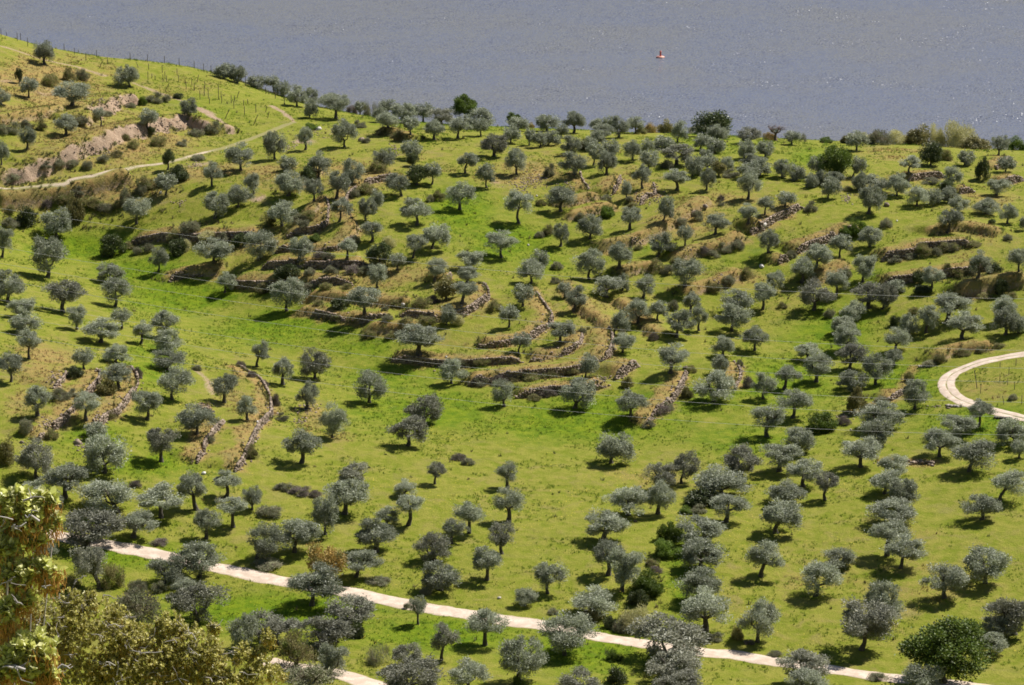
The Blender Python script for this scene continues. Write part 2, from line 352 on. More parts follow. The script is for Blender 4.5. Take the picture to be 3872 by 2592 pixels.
for u, v, su, sv, a in [(90, 830, 90, 55, .75), (60, 930, 60, 50, .6), (710, 950, 50, 50, .6), (780, 1000, 50, 40, .35), (1000, 370, 150, 45, .35), (1200, 400, 130, 40, .55), (1450, 440, 120, 50, .45), (1560, 500, 110, 50, .6), (500, 390, 120, 30, .45), (560, 560, 140, 30, .5),
                        (2000, 1330, 330, 130, .35), (2050, 1220, 260, 60, .25), (2200, 560, 150, 60, .4), (2050, 350, 120, 25, .4), (100, 200, 190, 80, .75), (250, 320, 240, 70, .7), (420, 400, 150, 30, .5), (620, 400, 120, 40, .45), (820, 400, 140, 50, .55), (420, 200, 130, 40, .35), (900, 300, 300, 30, .25), (1350, 350, 200, 40, .35), (1700, 450, 150, 40, .4), (2000, 420, 150, 40, .4), (2250, 450, 100, 60, .4), (1050, 700, 120, 50, .4), (1400, 700, 150, 60, .35), (1350, 780, 60, 60, .45), (1260, 700, 50, 60, .45), (880, 640, 190, 50, .55), (620, 560, 160, 50, .5), (1000, 780, 200, 25, .35), (1250, 830, 180, 30, .35), (1480, 1090, 150, 50, .3), (1100, 1120, 200, 60, .2),
                        (180, 445, 250, 30, .75), (320, 430, 120, 30, .6), (1650, 640, 120, 30, .5), (1430, 410, 40, 60, .4), (1800, 700, 80, 40, .3), (540, 900, 60, 100, .4), (150, 950, 120, 60, .4), (2250, 890, 100, 40, .4)]:
    dry = np.maximum(dry, np.where(ok, min(1, a * 1.15) * np.exp(-((PU - u) / su) ** 2 - ((PV - v) / sv) ** 2) * (1 + 0.8 * fbm(GX, GY, 7, 33)), 0))
for u, v, su, sv, a in [(1150, 425, 60, 22, .5), (1040, 440, 40, 12, .3), (455, 380, 55, 12, .7), (690, 325, 40, 14, .6), (700, 920, 25, 30, .5), (130, 880, 20, 30, .5), (50, 100, 60, 8, .3), (30, 185, 40, 10, .5), (230, 240, 60, 18, .6), (250, 330, 60, 14, .6), (110, 215, 50, 16, .5), (420, 375, 40, 10, .5), (590, 455, 30, 14, .6), (760, 300, 30, 12, .4)]:
    soil = np.maximum(soil, np.where(ok, a * np.exp(-((PU - u) / su) ** 2 - ((PV - v) / sv) ** 2) * (1 + 1.2 * fbm(GX, GY, 4, 41)), 0))
# bare strip along the crest path
def strip(t, pts, wdt, amt, arr):
    q = list(map(float, pts.split())); q = [px(t, q[i], q[i + 1]) for i in range(0, len(q), 2)]
    P = smooth_poly([ground(u, v)[:2] for u, v in q]); s_, sd, fr = near_poly(P, 6)
    arr[s_] = np.maximum(arr[s_], amt * np.exp(-(np.abs(sd) / (wdt * (1 + 0.7 * fbm(GX[s_], GY[s_], 3, 55)))) ** 3)); return P
strip('A', '0 390 120 425 250 470 420 520 640 565 760 605 880 640', 1.2, .62, soil)
strip('A', '1130 705 1300 770 1540 855', 1.1, .62, soil)
strip('A', '1690 920 1800 990 1950 1095', 1.6, .75, soil)
strip('B', '60 450 150 500 225 560 250 590', 0.9, .7, soil)
strip('E2', '600 225 630 330 620 430', 1.1, .8, dry)
strip('E3', '200 1060 260 1150 320 1260', 1.0, .9, dry)
strip('E3', '660 1230 800 1330 880 1450', 1.1, .8, dry)
strip('F1', '1780 250 1900 350 1940 470', 1.0, .6, soil)
strip('F4', '780 640 900 580 1060 505 1200 430 1260 330 1360 220', 1.4, .7, dry)
strip('F1', '330 280 470 250 600 200', 1.0, .6, dry)

def ground_mat():
    m, n, out = newmat('hillside_ground')
    geo = N(n, 'ShaderNodeNewGeometry'); P = geo.outputs['Position']
    a_l, a_d, a_s = attr(n, 'lush'), attr(n, 'dry'), attr(n, 'soil')
    n1 = noise(n, P, 0.09, 4, .6); n2 = noise(n, P, 0.55, 5, .65); n3 = noise(n, P, 2.6, 5, .7); n4 = noise(n, P, 0.28, 4, .6, .6); n5 = noise(n, P, 6.5, 3, .7)
    yel = mix(n, ramp01(n, n2, .3, .7), (0.146, 0.178, 0.013), (0.240, 0.230, 0.042))
    yel = mix(n, math_(n, 'MULTIPLY', ramp01(n, n4, .5, .68), .55), yel, (0.250, 0.205, 0.065))
    grn = mix(n, ramp01(n, n2, .3, .7), (0.082, 0.146, 0.004), (0.165, 0.215, 0.009))
    lf = math_(n, 'ADD', a_l, math_(n, 'MULTIPLY', math_(n, 'SUBTRACT', n4, .5), 1.3))
    lf = math_(n, 'ADD', lf, math_(n, 'MULTIPLY', math_(n, 'SUBTRACT', n1, .5), 0.9))
    col = mix(n, ramp01(n, lf, .0, .85), yel, grn)
    # dry grass
    df = math_(n, 'ADD', a_d, math_(n, 'MULTIPLY', math_(n, 'SUBTRACT', n3, .5), 1.1))
    df = math_(n, 'ADD', df, math_(n, 'MULTIPLY', math_(n, 'SUBTRACT', n4, .5), .8))
    dcol = mix(n, ramp01(n, n2, .35, .65), (0.27, 0.215, 0.070), (0.315, 0.200, 0.080))
    dcol = mix(n, ramp01(n, n4, .5, .7), dcol, (0.20, 0.17, 0.055))
    col = mix(n, math_(n, 'MULTIPLY', ramp01(n, df, .12, .8), .9), col, dcol)
    # darker broad leaved weeds and thin bare spots
    col = mix(n, math_(n, 'MULTIPLY', ramp01(n, n3, .54, .70), .28), col, (0.070, 0.105, 0.010))
    bare = ramp01(n, math_(n, 'ADD', math_(n, 'MULTIPLY', n4, .6), math_(n, 'MULTIPLY', n5, .5)), .64, .74)
    col = mix(n, math_(n, 'MULTIPLY', bare, math_(n, 'ADD', .25, math_(n, 'MULTIPLY', a_d, .7))), col, (0.30, 0.22, 0.13))
    # bare earth and schist chips
    sf = math_(n, 'ADD', a_s, math_(n, 'MULTIPLY', math_(n, 'SUBTRACT', n3, .5), .9))
    scol = mix(n, ramp01(n, n5, .35, .65), (0.28, 0.190, 0.125), (0.44, 0.330, 0.240))
    scol = mix(n, ramp01(n, n2, .5, .75), scol, (0.24, 0.155, 0.10))
    col = mix(n, ramp01(n, sf, .32, .75), col, scol)
    p = N(n, 'ShaderNodeBsdfPrincipled', {'Base Color': col, 'Roughness': 0.95}); p.inputs['Specular IOR Level'].default_value = 0.1
    hb = math_(n, 'ADD', math_(n, 'MULTIPLY', n3, .35), math_(n, 'MULTIPLY', n5, .2)); hb = math_(n, 'ADD', hb, math_(n, 'MULTIPLY', n2, .5))
    bp = N(n, 'ShaderNodeBump', {'Height': hb, 'Strength': 1.0, 'Distance': 0.55}); n.links.new(bp.outputs[0], p.inputs['Normal'])
    n.links.new(p.outputs[0], out.inputs[0]); return m
ny, nx = H.shape
ii = (np.arange(ny - 1)[:, None] * nx + np.arange(nx - 1)[None]).ravel()
gq = np.stack([ii, ii + 1, ii + 1 + nx, ii + nx], 1)
gme = mesh_np('ground', np.stack([GX, GY, H], 2).reshape(-1, 3), gq, None, ground_mat(), True, {'lush': lush.ravel(), 'dry': dry.ravel(), 'soil': soil.ravel()})
tag(obj('ground', gme), kind='structure')

# water, with an unseen far bank added to darken its reflections
WZ = -180.0
def water_mat():
    m, n, out = newmat('river_water'); geo = N(n, 'ShaderNodeNewGeometry'); P = geo.outputs['Position']
    mp = N(n, 'ShaderNodeMapping', {'Vector': P, 'Rotation': (0, 0, R_(-35)), 'Scale': (1.0, 0.6, 1.0)})
    n3 = noise(n, P, 0.02, 3, .55)
    def slopes(sc, amt):
        t = n.nodes.new('ShaderNodeTexNoise'); n.links.new(mp.outputs[0], t.inputs['Vector']); t.inputs['Scale'].default_value = sc; t.inputs['Detail'].default_value = 2
        a_ = N(n, 'ShaderNodeVectorMath', {0: t.outputs['Color'], 1: (.5, .5, .5)}, operation='SUBTRACT'); return N(n, 'ShaderNodeVectorMath', {0: a_.outputs[0], 1: (amt, amt, 0)}, operation='MULTIPLY').outputs[0]
    sm_ = N(n, 'ShaderNodeVectorMath', {0: slopes(.30, .5), 1: slopes(1.6, 2.35)}, operation='ADD')
    gust = math_(n, 'ADD', .55, math_(n, 'MULTIPLY', ramp01(n, noise(n, P, 0.035, 3, .6), .3, .7), .65))
    sm_ = N(n, 'ShaderNodeVectorMath', {0: sm_.outputs[0], 'Scale': gust}, operation='SCALE')
    up_ = N(n, 'ShaderNodeVectorMath', {0: sm_.outputs[0], 1: (0, 0, 1)}, operation='ADD'); bp = N(n, 'ShaderNodeVectorMath', {0: up_.outputs[0]}, operation='NORMALIZE')
    col = mix(n, ramp01(n, n3, .35, .65), (0.122, 0.132, 0.180), (0.134, 0.138, 0.166))
    p = N(n, 'ShaderNodeBsdfPrincipled', {'Base Color': col, 'Roughness': 0.27, 'IOR': 1.333, 'Normal': bp.outputs[0]})
    n.links.new(p.outputs[0], out.inputs[0]); return m
wme = mesh_np('river_water', [(-3000, 560, WZ), (3000, 560, WZ), (3000, 1700, WZ), (-3000, 1700, WZ)], [(0, 1, 2, 3)], None, water_mat())
tag(obj('river_water', wme), kind='structure')
hx, hy = np.meshgrid(np.linspace(-5000, 5000, 101), np.linspace(1600, 4200, 40))
hz = WZ - 6 + 0.30 * np.clip(hy - 1620, 0, 1100) + 0.05 * np.clip(hy - 2700, 0, 2000) + 120 * fbm(hx, hy, 700, 71) * np.clip((hy - 1650) / 300, 0, 1)
ii = (np.arange(39)[:, None] * 101 + np.arange(100)[None]).ravel()
tag(obj('far_hills', mesh_np('far_hills', np.stack([hx, hy, hz], 2).reshape(-1, 3), np.stack([ii, ii + 1, ii + 102, ii + 101], 1), None, plain_mat('far_bank_scrub', (0.09, 0.11, 0.05), (0.16, 0.15, 0.09), 0.02), True)), kind='structure')

# dirt tracks: sheets lying just over the ground
def track_mat():
    m, n, out = newmat('track_gravel'); geo = N(n, 'ShaderNodeNewGeometry'); P = geo.outputs['Position']
    n1 = noise(n, P, 0.7, 5, .65); n2 = noise(n, P, 5.0, 4, .7); e = attr(n, 'rnd')
    col = mix(n, ramp01(n, n1, .35, .7), (0.46, 0.360, 0.28), (0.64, 0.525, 0.43))
    col = mix(n, math_(n, 'MULTIPLY', ramp01(n, n2, .55, .72), .6), col, (0.27, 0.205, 0.145))
    col = mix(n, ramp01(n, math_(n, 'ADD', e, math_(n, 'MULTIPLY', math_(n, 'SUBTRACT', math_(n, 'ADD', math_(n, 'MULTIPLY', n2, .6), math_(n, 'MULTIPLY', n1, .6)), .6), 1.6)), .42, .95), col, (0.21, 0.19, 0.06))
    p = N(n, 'ShaderNodeBsdfPrincipled', {'Base Color': col, 'Roughness': 0.95})
    bp = N(n, 'ShaderNodeBump', {'Height': n2, 'Strength': .6, 'Distance': 0.08}); n.links.new(bp.outputs[0], p.inputs['Normal'])
    n.links.new(p.outputs[0], out.inputs[0]); return m
TM = track_mat()
def track(name, t, pts, strips, seed):
    q = list(map(float, pts.split())); q = [px(t, q[i], q[i + 1]) for i in range(0, len(q), 2)]
    P = smooth_poly([ground(u, v)[:2] for u, v in q], 0.6)
    T_ = np.gradient(P, axis=0); T_ /= np.linalg.norm(T_, axis=1)[:, None] + 1e-9; Nn = np.stack([-T_[:, 1], T_[:, 0]], 1)
    co = []; qd = []; rr = []; base = 0; k = len(P); s = np.arange(k)
    for off, wd in strips:
        m = max(5, int(wd / 0.35)); 
        for j in range(m + 1):
            f = j / m * 2 - 1
            edge = (0.55 * vnoise(s * 0.6, s * 0 + seed, 2.1, 3) + 0.35 * vnoise(s * 0.6, s * 0 + seed * 3, 0.9, 8)) * min(wd, 2.5) * .35 if j in (0, m) else 0
            dd = off + f * wd / 2 + (edge if j else -edge)
            x = P[:, 0] + Nn[:, 0] * dd; y = P[:, 1] + Nn[:, 1] * dd
            z = hgt(x, y) + 0.06 - (0.05 if j in (0, m) else 0)
            co.append(np.stack([x, y, z], 1)); rr.append(np.full(k, abs(f) ** 4 * .8 + .05) + (.3 * vnoise(s * .6, s * 0, 7, 12) + .62 + .85 * np.clip((s / k - .55) / .18, 0, 1) if name == 'upper_track' else 0))
        for j in range(m):
            for i in range(k - 1): qd.append((base + j * k + i, base + (j + 1) * k + i, base + (j + 1) * k + i + 1, base + j * k + i + 1))
        base += (m + 1) * k
    me = mesh_np(name, np.concatenate(co), np.array(qd), None, TM, True, {'rnd': np.concatenate(rr)})
    tag(obj(name, me), kind='structure'); return P
trk1 = track('dirt_track', 'G1', '-300 60 100 125 480 195 700 235 1000 287 1290 342 1640 420 2060 508 2492 600 3122 705 3442 770 3842 850 4142 900 4442 945 4684 985 4974 1022 5384 1105 5684 1158 6434 1268 6684 1285 7026 1342 7586 1425 7826 1458 8026 1490 8256 1512 8776 1565 9400 1640', [(0, 3.3)], 3)
trk2 = track('dirt_track', 'G2', '100 1350 300 1395 560 1432 840 1490 1000 1545 1200 1610', [(0, 3.4)], 11)
trk3 = track('loop_track', 'F4', '5200 60 4200 70 3400 78 2800 85 2500 92 2342 108 2150 138 1900 196 1700 280 1635 355 1645 430 1720 505 1850 562 1980 603 2150 648 2342 695 2600 740 3200 850 4200 1040', [(-0.70, 1.35), (0.70, 1.35)], 5)
trk4 = track('upper_track', 'A', '-100 1622 60 1600 200 1592 360 1575 550 1562 620 1520 850 1472 1100 1428 1380 1387 1500 1360 1640 1320 1750 1290 1900 1255 2000 1222 2120 1180 2250 1130 2400 1068 2490 1038', [(0, 1.6)], 9)
def poly_clear(x, y, P, r): return np.min(np.hypot(P[:, 0] - x, P[:, 1] - y)) > r
# ------------------------------------------------------------------ dry stone walls
def stone_mat(name, a, b):
    m, n, out = newmat(name); geo = N(n, 'ShaderNodeNewGeometry')
    n2 = noise(n, geo.outputs['Position'], 5.0, 4, .65); f = math_(n, 'ADD', math_(n, 'MULTIPLY', attr(n, 'rnd'), .7), math_(n, 'MULTIPLY', n2, .4))
    col = mix(n, ramp01(n, f, .15, .95), a, b)
    col = mix(n, math_(n, 'MULTIPLY', ramp01(n, n2, .56, .7), .5), col, (0.13, 0.11, 0.085))
    p = N(n, 'ShaderNodeBsdfPrincipled', {'Base Color': col, 'Roughness': .9})
    bp = N(n, 'ShaderNodeBump', {'Height': n2, 'Strength': .7, 'Distance': .06}); n.links.new(bp.outputs[0], p.inputs['Normal'])
    n.links.new(p.outputs[0], out.inputs[0]); return m
STONE = stone_mat('schist_stone', (0.120, 0.088, 0.062), (0.36, 0.275, 0.215))
WHITE = stone_mat('white_rock', (0.55, 0.50, 0.46), (0.78, 0.74, 0.70))
BOX = np.array([(-1, -1, -1), (1, -1, -1), (1, 1, -1), (-1, 1, -1), (-1, -1, 1), (1, -1, 1), (1, 1, 1), (-1, 1, 1)], float)
BQ = [(0, 3, 2, 1), (4, 5, 6, 7), (0, 1, 5, 4), (1, 2, 6, 5), (2, 3, 7, 6), (3, 0, 4, 7)]
def stone(mb, c, size, yaw, r=None):
    v = BOX * (1 + rng.uniform(-.32, .22, (8, 3))) * np.asarray(size) * .5
    v[4:, :2] *= rng.uniform(.6, .95)
    ca, sa = math.cos(yaw), math.sin(yaw); tl = rng.uniform(-.25, .25)
    x, y, z = v.T; z = z + x * tl
    mb.add(np.stack([c[0] + x * ca - y * sa, c[1] + x * sa + y * ca, c[2] + z], 1), BQ, (), rng.random() if r is None else r)
for style, hh, lab, P, L in wall_geo:
    if style not in ('wall', 'line'): continue
    seg = np.concatenate([[0], np.cumsum(np.linalg.norm(np.diff(P, axis=0), axis=1))]); mb = MB(); seed = int(rng.integers(1000))
    z0 = 0.0
    while z0 < hh + 0.3:
        ch = rng.uniform(.2, .3); s = rng.uniform(0, .4)
        while s < L:
            ln = rng.uniform(.28, .62); sm = s + ln / 2; s += ln * .97
            if sm > L: break
            top = hh * (0.95 + 0.75 * float(vnoise(sm, seed, 3.0, 3))) * min(1, .35 + sm / 1.5, .35 + (L - sm) / 1.5)
            gz = None
            if style == 'wall':
                xq = np.interp(sm, seg, P[:, 0]); yq = np.interp(sm, seg, P[:, 1]); aq = math.atan2(np.interp(sm + .2, seg, P[:, 1]) - np.interp(sm - .2, seg, P[:, 1]), np.interp(sm + .2, seg, P[:, 0]) - np.interp(sm - .2, seg, P[:, 0]))
                top = float(hgt(xq - math.sin(aq) * .8, yq + math.cos(aq) * .8) - hgt(xq + math.sin(aq) * .75, yq - math.cos(aq) * .75)) + .22 * float(vnoise(sm, seed, 1.6, 3))
            if z0 > top or float(vnoise(sm, seed + 9, 4.0, 6)) < -0.40 + .12 * z0: continue
            x = np.interp(sm, seg, P[:, 0]); y = np.interp(sm, seg, P[:, 1])
            x2 = np.interp(sm + .2, seg, P[:, 0]) - np.interp(sm - .2, seg, P[:, 0]); y2 = np.interp(sm + .2, seg, P[:, 1]) - np.interp(sm - .2, seg, P[:, 1])
            yaw = math.atan2(y2, x2); nx_, ny_ = -math.sin(yaw), math.cos(yaw)
            off = -0.22 + 0.12 * z0 + rng.uniform(-.08, .08)
            if style == 'line': off = rng.uniform(-.5, .5)
            gz = float(hgt(x - nx_ * .75, y - ny_ * .75)) if style == 'wall' else float(hgt(x, y))
            stone(mb, (x + nx_ * off, y + ny_ * off, gz + z0 + ch * .35), (ln * 1.04, rng.uniform(.32, .5), ch * 1.15), yaw + rng.uniform(-.12, .12))
        z0 += ch * .92
    for k in range(int(L * .8)):                # fallen stones at the foot
        sm = rng.uniform(0, L); x = np.interp(sm, seg, P[:, 0]) + rng.normal(0, .7); y = np.interp(sm, seg, P[:, 1]) + rng.normal(0, .7)
        s_ = rng.uniform(.15, .34); stone(mb, (x, y, float(hgt(x, y)) + s_ * .2), (s_ * 1.4, s_, s_ * .7), rng.uniform(0, 6))
    tag(obj('dry_stone_wall', mb.mesh('dry_stone_wall', STONE)), lab, 'stone wall', 'dry stone terrace walls')

# loose chips and rubble on the stony ground, beyond counting
mb = MB()
for t, x0, y0, sx, sy, n_ in [('C', 60, 1080, 130, 60, 170), ('B', 2190, 1130, 90, 50, 80), ('B', 430, 680, 120, 40, 60), ('A', 850, 1290, 180, 60, 150), ('A', 1400, 1080, 200, 50, 160), ('A', 950, 870, 170, 50, 130), ('B', 1110, 830, 50, 60, 70), ('B', 200, 800, 80, 30, 60), ('F1', 520, 340, 60, 70, 60),
                              ('F1', 420, 760, 60, 60, 60), ('F1', 900, 700, 60, 50, 50), ('F1', 1840, 570, 90, 30, 60), ('F2', 480, 600, 90, 60, 70), ('F2', 400, 720, 60, 25, 30), ('C', 1080, 1200, 40, 80, 50), ('C', 960, 1240, 80, 50, 60), ('C', 330, 1130, 60, 40, 40), ('E3', 1100, 620, 90, 40, 30), ('E4', 720, 250, 40, 40, 40), ('F3', 830, 340, 70, 30, 50),
                              ('E1', 1650, 290, 60, 40, 30), ('A', 1650, 1400, 90, 30, 50), ('F1', 2060, 1430, 100, 30, 20), ('F1', 710, 930, 50, 40, 60), ('F4', 700, 680, 70, 20, 40), ('F4', 1600, 590, 120, 15, 30), ('E3', 1900, 1000, 120, 60, 40), ('E3', 1700, 730, 100, 30, 30), ('D', 740, 1010, 30, 30, 30)]:
    for k in range(n_):
        u, v = px(t, x0 + rng.normal(0, sx * .6), y0 + rng.normal(0, sy * .6)); g = ground(u, v); s_ = rng.uniform(.08, .3) ** 1.0
        stone(mb, (g[0], g[1], g[2] + s_ * .15), (s_ * 1.5, s_, s_ * .7), rng.uniform(0, 6))
tag(obj('rubble', mb.mesh('rubble', STONE)), 'pinkish schist chips scattered over the eroded banks and stony terraces', 'rubble', kind='stuff')
def rock_mesh(seed):
    r = np.random.default_rng(seed); mb = MB(); n1, n2 = 9, 6; v = []
    for i in range(n2 + 1):
        ph = math.pi * i / n2
        for j in range(n1):
            th = 2 * math.pi * j / n1; k = .5 * (1 + r.uniform(-.22, .22)); v.append((k * math.sin(ph) * math.cos(th), k * .75 * math.sin(ph) * math.sin(th), k * .7 * math.cos(ph)))
    mb.add(v, [(i * n1 + j, i * n1 + (j + 1) % n1, (i + 1) * n1 + (j + 1) % n1, (i + 1) * n1 + j) for i in range(n2) for j in range(n1)], (), r.random())
    return mb
for i, (t, x, y, wpx, mt, lab) in enumerate([
    ('E2', 1345, 1235, 40, WHITE, 'tall white rock standing in scrub on the middle spur terrace'), ('F1', 1865, 1205, 46, WHITE, 'round white boulder in the grass beyond the lower left olives'),
    ('E3', 2300, 505, 70, WHITE, 'big white boulder on the right hand slope wall'), ('E3', 2285, 880, 50, WHITE, 'white boulder on a grassy corner right of the upper middle slope'),
    ('E4', 1085, 320, 60, STONE, 'brown upright rock beside a large olive on the right slope'), ('C', 1400, 1375, 70, STONE, 'grey brown rock jutting from a bare orange slope'),
    ('C', 1490, 1315, 60, STONE, 'dark rock outcrop at the top of the bare orange slope'), ('E1', 1470, 205, 36, WHITE, 'white rock beside a small olive below the upper track'),
    ('E3', 150, 680, 26, WHITE, 'small white stone in the upper green gully'), ('E3', 228, 230, 22, WHITE, 'small white stone on the stony upper slope'), ('F3', 1172, 1325, 28, STONE, 'small tan stone alone in the meadow above two olives'),
    ('G3', 1128, 75, 36, STONE, 'pale stone in olive shade on the lower meadow'), ('F2', 15, 738, 44, WHITE, 'white slab lying on the lowest left wall'), ('G2', 2225, 775, 34, WHITE, 'white stone on the verge above the lower dirt track'),
    ('E4', 1180, 458, 20, WHITE, 'tiny white stone on the grass right of a green bush'), ('F4', 757, 800, 20, WHITE, 'tiny white stone between two olives by the yellow holm oak'), ('B', 460, 655, 50, WHITE, 'pale rock on rubble near the crest path end'),
    ('B', 820, 750, 60, STONE, 'flat pinkish rock right of a tall bushy olive on the crest'), ('F1', 710, 930, 80, STONE, 'stone heap at the lower end of the left slope walls'), ('F1', 200, 920, 40, STONE, 'dark stone beside a leafy olive at the left edge'),
    ('F3', 1780, 1385, 70, STONE, 'pale rock under a dark bush in the field ditch'), ('E2', 1740, 135 + 1568, 24, WHITE, 'small pale stone on the shaded terrace wall below the spur'), ('F3', 1590, 245, 60, STONE, 'brown rock knob beside an olive on the grassed slanting wall')]):
    u, v = px(t, x, y); g = ground(u, v); mpp = project(*g)[2] / FPX; s_ = wpx / TILE[t][2] * mpp * 1.05
    o = obj('rock', rock_mesh(i).mesh('rock', mt), None, (g[0], g[1], g[2] + s_ * .18)); o.scale = (s_, s_, s_ * (1.5 if i == 0 else 1)); o.rotation_euler = (0, 0, rng.uniform(0, 6))
    tag(o, lab, 'rock', 'loose rocks on the hillside')

# ------------------------------------------------------------------ plants: crowns built from leaf clumps
def crown_mesh(name, seed, nclump, per, ll, lw, mat, low=-0.75, spread=0.72, cr=(.26, .42), twig=0.06, up=0.4):
    r = np.random.default_rng(seed); c = []
    while len(c) < nclump:
        d = r.normal(0, 1, 3); d /= np.linalg.norm(d)
        if d[2] < low: continue
        c.append(d * spread * r.uniform(.55, 1.08) ** .7 * (1 if d[2] > -.2 else .88))
    c = np.array(c); ph = r.uniform(0, 6.28, 6); az = np.arctan2(c[:, 1], c[:, 0])
    c[:, :2] *= (1 + .16 * np.sin(2 * az + ph[0]) + .11 * np.sin(3 * az + ph[1]))[:, None]; c[:, 2] *= 1 + .22 * np.sin(az + ph[2]); c[:, 2] += .16 * np.sin(2 * az + ph[3])
    rad = r.uniform(cr[0], cr[1], nclump); n = nclump * per
    ci = np.repeat(np.arange(nclump), per); d = r.normal(0, 1, (n, 3)); d /= np.linalg.norm(d, axis=1)[:, None]
    rr = rad[ci] * r.random(n) ** .38; rr = np.where(r.random(n) < twig, rr * r.uniform(1.1, 1.5, n), rr)
    p = c[ci] + d * rr[:, None]
    ax = d * .8 + r.normal(0, .6, (n, 3)) + np.array([0, 0, up]); ax /= np.linalg.norm(ax, axis=1)[:, None]
    sd = np.cross(ax, r.normal(0, 1, (n, 3))); sd /= np.linalg.norm(sd, axis=1)[:, None] + 1e-9
    l = (ll * r.uniform(.65, 1.35, n))[:, None]; wv = (lw * r.uniform(.7, 1.3, n))[:, None]
    v = np.stack([p - ax * l * .5, p + sd * wv * .5, p + ax * l * .5, p - sd * wv * .5], 1).reshape(-1, 3)
    q = np.arange(n * 4).reshape(-1, 4)
    lo_, hi_ = np.percentile(v, 2, axis=0), np.percentile(v, 98, axis=0); v = (v - (lo_ + hi_) / 2) / ((hi_ - lo_) / 2)
    cv = np.repeat(np.clip(r.random(nclump)[ci] * .55 + r.random(n) * .45, 0, 1), 4)
    return mesh_np(name, v, q, None, mat, False, {'rnd': cv})
OL = leaf_mat('olive_leaves', (0.225, 0.245, 0.150), (0.375, 0.395, 0.310), .5, .34, .5)
OD = leaf_mat('dull_olive_leaves', (0.190, 0.190, 0.130), (0.295, 0.293, 0.235), .45, .22, .6)
HO = leaf_mat('holm_oak_leaves', (0.062, 0.090, 0.024), (0.130, 0.145, 0.065), .5, .2, .5)
HY = leaf_mat('flowering_oak_leaves', (0.160, 0.160, 0.050), (0.270, 0.225, 0.080), .5, .22, .55, (0.280, 0.260, 0.120))
GR = leaf_mat('bright_green_leaves', (0.098, 0.155, 0.016), (0.150, 0.210, 0.028), .6, .32, .6)
GT = leaf_mat('ash_tree_leaves', (0.066, 0.105, 0.012), (0.110, 0.150, 0.022), .6, .26, .6)
PW = leaf_mat('pale_willow_leaves', (0.480, 0.460, 0.210), (0.580, 0.545, 0.300), .35, .25, .6)
OR = leaf_mat('orange_flowering_leaves', (0.300, 0.190, 0.045), (0.420, 0.290, 0.090), .45, .25, .6, (0.230, 0.215, 0.075))
BR = leaf_mat('brown_heath_leaves', (0.235, 0.205, 0.085), (0.285, 0.250, 0.120), .5, .32, .7, (0.165, 0.195, 0.050))
GB = leaf_mat('grey_scrub_leaves', (0.200, 0.215, 0.115), (0.270, 0.270, 0.175), .5, .3, .7, (0.215, 0.185, 0.125))
PU_ = leaf_mat('purple_heath_leaves', (0.200, 0.155, 0.150), (0.250, 0.200, 0.185), .45, .2, .7, (0.165, 0.160, 0.095))
BARK = plain_mat('olive_bark', (0.050, 0.042, 0.034), (0.115, 0.098, 0.080), 6, .9, .8)
TWIG = plain_mat('pale_twig', (0.30, 0.26, 0.24), (0.46, 0.42, 0.39), 8, .8)
DEADW = plain_mat('dead_wood', (0.09, 0.06, 0.055), (0.16, 0.11, 0.10), 6, .9)
crowns = {}
def proto(kind, mat, n, **kw): crowns[kind] = [crown_mesh(kind + '_crown', 100 * len(crowns) + i, mat=mat, **kw) for i in range(n)]
proto('olive', OL, 14, nclump=46, per=185, ll=.105, lw=.032, cr=(.15, .33), twig=.13)
proto('dull', OD, 5, nclump=48, per=180, ll=.105, lw=.030, cr=(.13, .30), twig=.18)
proto('holm', HO, 4, nclump=30, per=190, ll=.12, lw=.062, low=-.6)
proto('yholm', HY, 3, nclump=30, per=190, ll=.12, lw=.062, low=-.6)
proto('green', GR, 4, nclump=44, per=260, ll=.075, lw=.044, low=-.7, cr=(.18, .33), twig=.1)
proto('greentree', GT, 4, nclump=56, per=240, ll=.070, lw=.042, low=-.7, cr=(.18, .33), twig=.08)
proto('willow', PW, 4, nclump=34, per=180, ll=.12, lw=.030, low=-.5, twig=.15, up=.9)
proto('orange', OR, 2, nclump=36, per=190, ll=.10, lw=.045, low=-.6, twig=.1)
proto('brown', BR, 4, nclump=26, per=170, ll=.13, lw=.042, low=-.3, twig=.15, up=.8)
proto('grey', GB, 5, nclump=26, per=170, ll=.14, lw=.040, low=-.3, twig=.15, up=.8)
proto('purple', PU_, 2, nclump=26, per=170, ll=.12, lw=.040, low=-.3, twig=.12, up=.8)
proto('broom', GB, 2, nclump=20, per=70, ll=.30, lw=.022, low=-.2, twig=.3, up=1.8)
